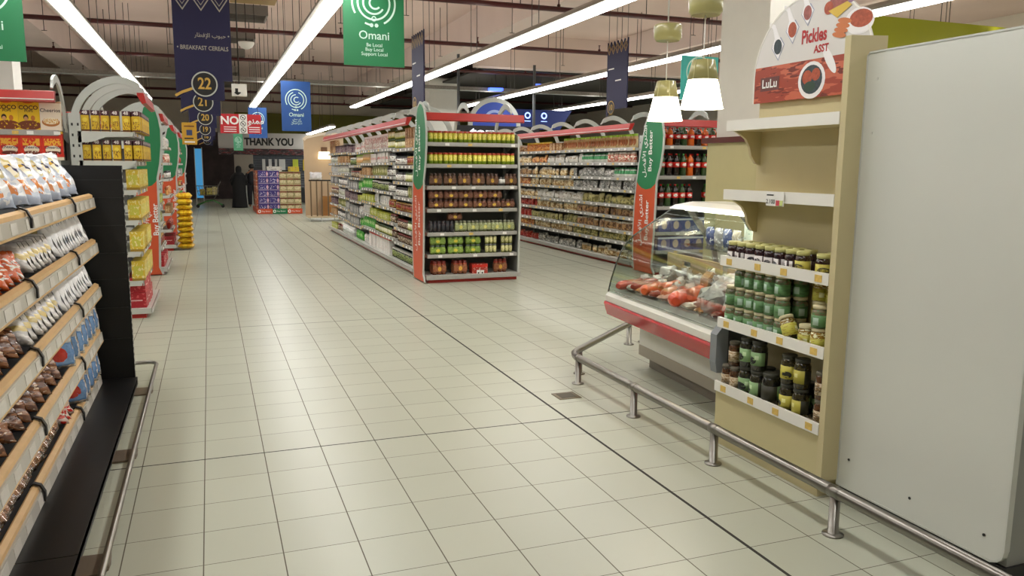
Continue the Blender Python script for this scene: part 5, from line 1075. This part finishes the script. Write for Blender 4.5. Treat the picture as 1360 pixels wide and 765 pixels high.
# ------------------------------------------------------------------ pendant lamps
SHG = mat('olive_lamp_metal', 'a6a068', .3, coat=.4); GLOW = mat('glowing_lamp_shade', 'fff4dc', .5, emit=LAMP)
def pendant(x, y, zb, s, zd, label):
    t = thing('pendant_lamp', label, 'lamp', (x, y, 0))
    m = MB(); m.lathe([(.125*s, 0), (.122*s, .004), (.085*s, .165*s), (.083*s, .165*s)], GLOW, 24, c=(0, 0, zb)); m.build('glass_shade', t)
    m = MB(); m.lathe([(.086*s, .163*s), (.062*s, .275*s), (.02*s, .28*s)], SHG, 24, c=(0, 0, zb)); 
    for i in range(6):
        a = i*math.pi/3+.3; m.tube([(.087*s*math.cos(a), .087*s*math.sin(a), zb+.165*s), (.063*s*math.cos(a), .063*s*math.sin(a), zb+.275*s)], .003, mat('lamp_rib', 'cfcb98', .3), 5)
    m.build('shade_neck', t)
    m = MB(); m.lathe([(.08*s, 0), (.095*s, .02), (.097*s, .1*s), (.09*s, .11*s), (.01, .115*s)], SHG, 24, c=(0, 0, zd)); m.build('cable_drum', t)
    m = MB(); m.tube([(0, 0, zb+.27*s), (0, 0, zd)], .004, PAPER, 6); m.tube([(0, 0, zd+.1*s), (.0, 0, ZC)], .006, PAPER, 6); m.build('cord', t)
    L = bpy.data.lights.new('lamp_bulb', 'POINT'); L.energy = 5; L.color = (1, .86, .66); L.shadow_soft_size = .05; lo = bpy.data.objects.new('lamp_bulb', L); COL.objects.link(lo); lo.parent = t; lo.location = (0, 0, zb-.03)
pendant(3.045, 5.0, 1.872, 1.0, 2.42, 'olive pendant lamp with glowing white shade, left of two over the deli counter')
pendant(2.945, 4.4, 1.915, 1.09, 2.485, 'olive pendant lamp with glowing white shade, right one beside the column')

# ================================================================== FAR END OF THE HALL
# island of stacked cartons
t = thing('display_plinth', 'low orange and green promotion skirting around the carton island', 'display stand', (1.38, 26.4, 0))
m = MB(); m.box(0, 1.38, 0, 2.45, 0, .12, mat('pallet_grey', '8a8478', .6)); m.build('platform', t)
m = MB()
for i, c_ in enumerate((ORANGE, GREEN, ORANGE)): m.box(i*.46, (i+1)*.46, -.02, -.0, .01, .17, c_); m.box(-.02, 0, i*.8, (i+1)*.8, .01, .17, ORANGE)
m.build('skirting', t)
m = MB()
for i in range(3): ring(m, .06+i*.46, .09, .025, .05, WTXT, y=-.022); m.text('Buy Better', .06, WTXT, (.27+i*.46, -.021, .09), (1, 0, 0), (0, 0, 1))
m.build('lettering', t)
PROTO['blueb'] = carton('blue_carton', .31, .5, .205, 'blueb', '3a2f7c', [('r', .5, .1, .5, .06, 'a99ab0'), ('n', .35, .5, .3, .3, 'd9d4e6', 8, .58), ('e', .85, .5, .1, .3, 'e0c8d4'), ('r', .85, .5, .02, .4, 'c24a5a')])
PROTO['beigeb'] = carton('beige_carton', .215, .5, .2, 'beigeb', 'b3a27a', [('r', .5, .85, .5, .1, '7a3a2a'), ('e', .5, .45, .42, .25, 'cfc39a'), ('n', .5, .5, .5, .5, '7a8a4a', 6, .62)])
PROTO['orangeb'] = carton('orange_carton', .45, .35, .2, 'orangeb', 'c2623c', [('n', .5, .5, .5, .5, 'e6b49a', 6, .55), ('r', .5, .5, .3, .12, 'efe0cf')])
for l in range(6):
    for i in range(2): put('blueb', (1.60+i*.32, 26.67, .125+l*.207), (0, 0, 0), 'blue-purple carton in the %s column of the carton island front' % ('left', 'right')[i], 'carton', 'blue cartons, %s column' % ('left', 'right')[i])
    for i in range(3 if l < 6 else 2): put('beigeb', (2.19+i*.222, 26.67, .125+l*.202), (0, 0, 0), 'beige tin carton in the right part of the carton island front, %s layer' % ['bottom', 'second', 'third', 'fourth', 'fifth', 'top'][l], 'carton', 'beige cartons layer %s' % ['bottom', 'second', 'third', 'fourth', 'fifth', 'top'][l])
    for i in range(3): put('orangeb', (1.57, 27.17+i*.47+.02, .125+l*.207), (0, 0, -math.pi/2), 'orange carton on the walkway side of the carton island', 'carton', 'orange cartons facing the walkway')
for i, (x, w_, c_, lab) in enumerate(((2.1, .45, 'd9d6cc', 'open white tray on top of the carton island'), (2.55, .32, 'd0b83a', 'yellow-labelled box topping the carton island'))):
    q = MB(); q.box(-w_/2, w_/2, -.15, .15, 0, .15, printmat('topbox%d' % i, c_, [('n', .5, .5, .5, .5, '8a8478', 6, .6)])); o = q.build('top_carton', label=lab, cat='carton'); o.location = (x-.15 if i == 0 else x, 26.66 if i else 26.66, 1.345)
# trolley
t = thing('shopping_trolley', 'shopping trolley with green frame, loaded, at the far end of the walkway', 'trolley', (0, 30.9, 0)); TG = mat('trolley_green', '3f7a3a', .4)
m = MB()
for yy in (-.2, .2): m.tube([(-.42, yy, .1), (-.15, yy, .22), (.1, yy, .27), (.42, yy, .09)], .022, TG, 6); m.tube([(.1, yy, .27), (.25, yy, .5), (.3, yy, .85)], .018, STEEL, 6)
m.tube([(-.42, -.2, .12), (-.42, .2, .12)], .018, TG, 6); m.build('chassis', t)
m = MB()
for z_, k in ((.45, .8), (.6, .9), (.78, 1.0)): m.tube([(-.48*k, -.25*k, z_), (.3, -.25*k, z_), (.3, .25*k, z_), (-.48*k, .25*k, z_)], .008, STEEL, 5, closed=True)
for i in range(9):
    for s_ in (-1, 1): m.tube([(-.38+i*.082, s_*.2, .44), (-.46+i*.094, s_*.25, .78)], .005, STEEL, 4)
m.build('basket', t)
m = MB(); m.tube([(.38, -.25, .95), (.38, .25, .95)], .02, DTXT, 6); m.tube([(.3, -.25, .78), (.38, -.25, .95)], .012, STEEL, 5); m.tube([(.3, .25, .78), (.38, .25, .95)], .012, STEEL, 5); m.build('handle', t)
for i, (x, y) in enumerate(((-.42, -.2), (-.42, .2), (.42, -.2), (.42, .2))):
    m = MB(); m.lathe([(.055, -.018), (.06, -.01), (.06, .01), (.055, .018)], DTXT, 14); m.xf(Matrix.Translation((x, y, .062)) @ Matrix.Rotation(math.pi/2, 4, 'X')); m.build('wheel', t)
for i, (x, c_, lab) in enumerate(((-.25, 'a89a3a', 'olive-yellow grocery pack lying in the far trolley, left'), (-.02, 'c9bb5a', 'pale yellow grocery pack in the middle of the far trolley'), (.17, 'd9c98c', 'cream grocery carton at the handle end of the far trolley'))):
    q = MB(); q.box(-.09, .09, -.12, .12, 0, .2+.04*i, printmat('trl%d' % i, c_, [('n', .5, .5, .5, .5, '6a5a2a', 6, .6)])); o = q.build('grocery_pack', label=lab, cat='carton'); o.location = (x, 30.9, .47)
# people
def skin_body(name, verts, edges, radii, mat_, parent):
    me = bpy.data.meshes.new(name); me.from_pydata(verts, edges, []); o = bpy.data.objects.new(name, me); COL.objects.link(o); o.parent = parent
    md = o.modifiers.new('skin', 'SKIN'); 
    for i, r in enumerate(radii): me.skin_vertices[0].data[i].radius = r if isinstance(r, tuple) else (r, r)
    me.skin_vertices[0].data[0].use_root = True
    o.modifiers.new('sub', 'SUBSURF').levels = 2; o.modifiers['sub'].render_levels = 2; me.materials.append(mat_); return o
SKIN = mat('skin', '9a6a4c', .5); ABAYA = mat('black_abaya_cloth', '0a0a0c', .8)
t = thing('person', 'person in a long black abaya and headscarf standing with back turned', 'person', (1.0, 30.6, 0), math.pi); k = .93
V = [(0, 0, .88), (0, 0, 1.1), (0, .0, 1.28), (0, 0, 1.38), (0, -.01, 1.5), (.09, 0, .85), (.1, .02, .47), (.1, .02, .07), (.1, -.1, .04), (-.09, 0, .85), (-.1, .02, .47), (-.1, .02, .07), (-.1, -.1, .04), (.17, 0, 1.26), (.22, -.02, 1.02), (.17, -.2, .95), (.14, -.28, .95), (-.17, 0, 1.26), (-.22, -.02, 1.02), (-.17, -.2, .95), (-.14, -.28, .95)]
E_ = [(0, 1), (1, 2), (2, 3), (3, 4), (0, 5), (5, 6), (6, 7), (7, 8), (0, 9), (9, 10), (10, 11), (11, 12), (2, 13), (13, 14), (14, 15), (15, 16), (2, 17), (17, 18), (18, 19), (19, 20)]
Rr = [.13, .12, .12, .05, .09, .08, .055, .04, .035, .08, .055, .04, .035, .05, .04, .03, .025, .05, .04, .03, .025]
skin_body('body', [(x*k, y*k, z*k) for x, y, z in V], E_, [r*k for r in Rr], SKIN, t)
m = MB(); n = 28; prof = [(.27, .0), (.26, .06), (.245, .3), (.23, .55), (.235, .75), (.225, .95), (.215, 1.08), (.20, 1.18), (.15, 1.25), (.07, 1.29)]
m.lathe(prof, ABAYA, n, sy=.72); m.v = [(x*(1+.06*math.sin(math.atan2(y, x)*9)*max(0, 1-z)), y*(1+.06*math.sin(math.atan2(y, x)*9)*max(0, 1-z)), z+.005) for x, y, z in m.v]
for s_ in (-1, 1): m.tube([(s_*.17, 0, 1.16), (s_*.235, -.02, .98), (s_*.22, -.1, .86), (s_*.15, -.22, .86)], .07, ABAYA, 10, rs=[.075, .075, .07, .065])
m.build('abaya', t)
m = MB(); m.lathe([(.17, 1.16), (.14, 1.2), (.10, 1.26), (.105, 1.33), (.108, 1.40), (.09, 1.465), (.045, 1.50), (.005, 1.51)], ABAYA, 20, sy=1.1); m.build('headscarf', t)
t = thing('person', 'dark-haired person in dark clothes standing just behind the carton island', 'person', (1.47, 30.9, 0), math.pi)
skin_body('body', [(x*.98, y*.98, z*.98) for x, y, z in V], E_, [r*.98 for r in Rr], SKIN, t)
m = MB(); CL = mat('dark_clothes', '1c1c22', .8); m.lathe([(.155, .82), (.165, .95), (.16, 1.1), (.17, 1.2), (.1, 1.3), (.06, 1.33)], CL, 20, sy=.85)
for s_ in (-1, 1): m.tube([(s_*.15, 0, 1.24), (s_*.22, -.02, 1.0), (s_*.17, -.19, .93)], .06, CL, 10, rs=[.062, .055, .045])
m.build('shirt', t)
m = MB()
for s_ in (-1, 1): m.tube([(s_*.08, 0, .88), (s_*.1, .02, .47), (s_*.1, .02, .1)], .09, CL, 10, rs=[.11, .085, .07])
m.build('trousers', t)
m = MB(); m.lathe([(.085, 1.42), (.105, 1.47), (.10, 1.53), (.06, 1.575), (.005, 1.585)], DTXT, 16, c=(0, .015, 0)); m.build('hair', t)

# partition with railing behind the middle gondola
t = thing('partition_panel', 'beige partition with rounded white top left of the middle gondola', 'partition', (2.52, 23.2, 0))
m = MB(); m.prism([(0, .12), (0, 2.25), (.08, 2.32), (.5, 2.42), (1.1, 2.45), (1.1, .12)], 'y', 0, .08, mat('beige_partition', 'c2a98a', .7)); m.build('panel', t)
m = MB(); m.strip([(0, 2.25), (.08, 2.32), (.5, 2.42), (1.1, 2.45)], .08, 'y', -.02, .1, mat('cream_top', 'e4d6c0', .6)); m.build('top_rail', t)
m = MB(); m.box(0, 1.1, -.6, .08, .1, .14, mat('beige_ledge', 'c9b796', .5))
for x in (.03, .35, .7, 1.0): m.box(x, x+.03, -.58, -.55, 0, .1, GREY)
m.build('ledge', t)
for i, x in enumerate((.08, .24, .38, .55)):
    m = MB(); m.box(x, x+.035, -.5, -.47, .14, 1.12, mat('bronze_post', '7a6850', .4, .5)); m.build('railing_post', t)
m = MB(); m.tube([(.05, -.48, 1.13), (.9, -.48, 1.13)], .02, DTXT, 6); m.build('handrail', t)
t = thing('small_white_lamp', 'small wall lamp with glowing white shade by the beige partition', 'lamp', (3.06, 23.08, 1.72))
m = MB(); m.lathe([(.17, 0), (.15, .2), (.145, .2)], mat('lamp_glow_far', 'fff0d0', .5, emit=2.5), 16, sy=.6); m.build('shade', t); m = MB(); m.box(-.08, .08, -.05, .1, .2, .33, mat('brown_bracket', '6b4a30', .5)); m.build('bracket', t)
t = thing('cardboard_box', 'brown cardboard box standing behind the railing of the partition', 'box', (3.15, 22.95, .141))
m = MB(); m.box(-.2, .2, -.14, .14, 0, .55, mat('brown_cardboard', 'b07c45', .8, noise_amt=.15)); m.box(-.201, .201, -.02, .02, .55, .553, CARD); m.build('box_body', t)
t = thing('white_bundle', 'crumpled white bundle resting on the partition handrail', 'bundle', (2.75, 22.6, 1.155)); m = MB(); pillow(m, .32, .2, .22, FILM, nx=10, nz=8, wr=.04, seed=5); m.build('cloth', t)
# THANK YOU wall with shutter, notices and checkouts
t = thing('exit_sign_wall', 'white fascia reading THANK YOU over the grey shutter at the far end', 'sign', (.4, 34.2, 0))
m = MB(); m.box(0, 3.45, 0, .12, 2.2, 2.82, mat('fascia_white', 'cfccc6', .5)); m.build('fascia', t)
m = MB(); m.text('THANK YOU', .40, DTXT, (1.95, -.002, 2.46), (1, 0, 0), (0, 0, 1), bold=.045, sx=.82); m.build('lettering', t)
m = MB(); m.box(3.5, 4.05, -.02, .1, 2.0, 2.8, mat('blue_panel_frame', '7fa6b0', .5)); m.box(3.56, 3.99, -.025, -.02, 2.05, 2.74, mat('blue_panel', '1d5a8a', .5)); m.build('blue_notice', t)
m = MB(); SHU = mat('grey_shutter', '5a5f66', .5)
for k_ in range(15): m.prism([(0, .6+k_*.1), (-.02, .65+k_*.1), (0, .695+k_*.1)], 'x', 1.3, 4.1, SHU)
m.box(1.3, 4.1, 0, .04, .0, 2.1, mat('shutter_dark', '3c4046', .6)); m.build('shutter', t)
m = MB(); m.box(-.0, 3.4, -.1, .0, 1.95, 2.19, printmat('dark_red_band', '2a1718', [('n', .5, .5, .5, .5, '8a2a2a', 14, .58), ('n', .5, .5, .5, .5, 'a9a0a0', 22, .66)])); m.build('screen_band', t)
for i, (x, w_, c_, lab) in enumerate(((1.5, .12, 'd9dbd8', 'white'), (1.75, .12, 'd9dbd8', 'white'), (1.98, .1, 'c9ccc9', 'grey-white'), (2.22, .25, 'd6d9d6', 'wide white'), (2.75, .22, 'c3cf3a', 'lime'), (3.2, .3, 'd9c22c', 'yellow'), (3.6, .26, 'b9a9b9', 'pale violet'))):
    q = MB(); q.box(-w_/2, w_/2, -.01, 0, -.3 if i < 4 else -.2, .25, mat('notice_%s' % c_, c_, .5)); q.box(-.004, .004, -.008, -.002, .25, .42, WIRE); o = q.build('hanging_notice', label='%s notice hanging before the shutter, number %s from the left' % (lab, ('one', 'two', 'three', 'four', 'five', 'six', 'seven')[i]), cat='notice'); o.location = (.6+x, 34.105, 1.53)
for i in range(3):
    t = thing('checkout_desk', 'grey-white checkout desk before the shutter, %s of three' % ('left', 'middle', 'right')[i], 'desk', (1.6+i*1.2, 32.6, 0))
    m = MB(); m.prism([(-.3, 0), (.3, 0), (.3, .85), (.25, .9), (-.3, .9)], 'y', -.5, .6, mat('desk_white', 'c3c6c2', .5)); m.build('counter', t); m = MB(); m.box(-.28, .22, -.45, .3, .9, .92, DTXT); m.build('belt', t)
    m = MB(); m.box(-.02, .02, .4, .44, .9, 1.25, DTXT); m.box(-.15, .15, .38, .41, 1.15, 1.35, DTXT); m.build('till_screen', t)
t = thing('lit_poster_column', 'blue illuminated poster beside the left shelves at the far end', 'poster', (-.36, 33.6, 0))
m = MB(); m.box(-.12, .12, -.03, .03, .25, 2.15, mat('blue_lit_poster', '3f8fc2', .4, emit=.7)); m.build('panel', t); m = MB(); m.box(.12, .15, -.04, .04, .0, 2.2, LGREY); m.box(-.15, -.12, -.04, .04, .0, 2.2, LGREY); m.build('frame', t)
t = thing('yellow_poster', 'yellow hanging poster with a dark picture below the aisle number signs', 'poster', (-.275, 14.5, 2.05))
m = MB(); m.box(-.115, .115, -.004, .004, -.18, .18, mat('yellow_poster_print', 'c99a2a', .5)); m.box(-.045, .045, -.006, -.004, -.03, .06, mat('poster_picture', '39466e', .5)); m.build('sheet', t)
m = MB(); m.box(-.08, .06, -.006, -.0045, -.09, -.07, DTXT); m.box(-.08, .08, -.006, -.0045, -.15, -.125, PAPER); m.box(-.08, .08, -.006, -.0045, .11, .13, mat('poster_brown', '6a3a1a', .5)); m.build('print', t); m = MB(); m.tube([(0, 0, .18), (0, 0, ZC-2.05)], .004, WIRE, 5); m.build('hanger', t)
# fish/fresh department sign far right
t = thing('department_sign', 'dark fascia with white letters tory, under a round blue sign, beyond the gondolas', 'sign', (6.3, 20.4, 0))
m = MB(); m.box(-.2, 2.2, 0, .1, 2.2, 2.62, mat('dark_fascia', '11131a', .5)); m.build('fascia', t)
for sx in (-.1, 2.05):
    m = MB(); m.box(sx, sx+.06, .1, .16, 0, 4.44 if sx < 1 else 4.27, DGREY); m.build('post', t)
m = MB(); m.text('tory', .36, mat('lit_letter_white', 'f2f4ff', .5, emit=1.2), (.62, -.002, 2.43), (1, 0, 0), (0, 0, 1), bold=.04, sx=1.3); m.build('lettering', t)
m = MB(); ring(m, .9, 2.62, .0, .62, mat('sign_blue_lit', '24409a', .5, emit=.25), 0, 180, y=-.0); ring(m, .9, 2.62, .62, .74, GREY, 0, 180, y=-.0); ring(m, .9, 2.62, .0, .74, GREY, 0, 180, y=.05); m.build('round_sign', t)
m = MB(); m.text('FISH', .2, mat('lit_letter_white', 'f2f4ff', .5), (.9, -.004, 2.95), (1, 0, 0), (0, 0, 1), bold=.03) if False else ring(m, .9, 2.72, .25, .32, mat('pale_blue_mark', '9fb4e6', .5), 20, 160, y=-.004); m.build('mark', t)
t = thing('blue_department_board', 'dark blue board with pale glowing marks under the dark ceiling, right', 'sign', (9.2, 23.3, 3.0))
m = MB(); m.prism([(-.8, -.3), (-.8, .3), (1.6, .3), (1.2, -.3)], 'y', 0, .08, mat('deep_blue_board', '152a6e', .5, emit=.15)); m.build('board', t)
m = MB(); GLB = mat('glowing_pale_blue', '9fb8ff', .5, emit=2.0)
for i in range(3): ring(m, -.45+i*.55, .12, .06, .1, GLB, y=-.01); m.box(-.55+i*.55, -.35+i*.55, -.012, -.008, -.06, -.04, GLB)
m.build('marks', t)
for sx in (-.6, 1.0):
    m = MB(); m.tube([(sx, .04, .3), (sx, .04, 1.29)], .012, WIRE, 5); m.build('hanger', t)
for i, (x, y, z_) in enumerate(((9.55, 22.9, 3.95), (8.0, 22.6, 3.75))):
    t = thing('blue_spotlight', 'small blue ceiling light under the dark ceiling, %s of two' % ('right', 'left')[i], 'lamp', (x, y, z_)); m = MB(); m.box(-.2, .2, -.1, .1, 0, .08, mat('blue_light_face', '4a6cff', .4, emit=2.5)); m.build('face', t); m = MB(); m.tube([(0, 0, .08), (0, 0, 4.27-z_)], .01, WIRE, 5); m.build('hanger', t)
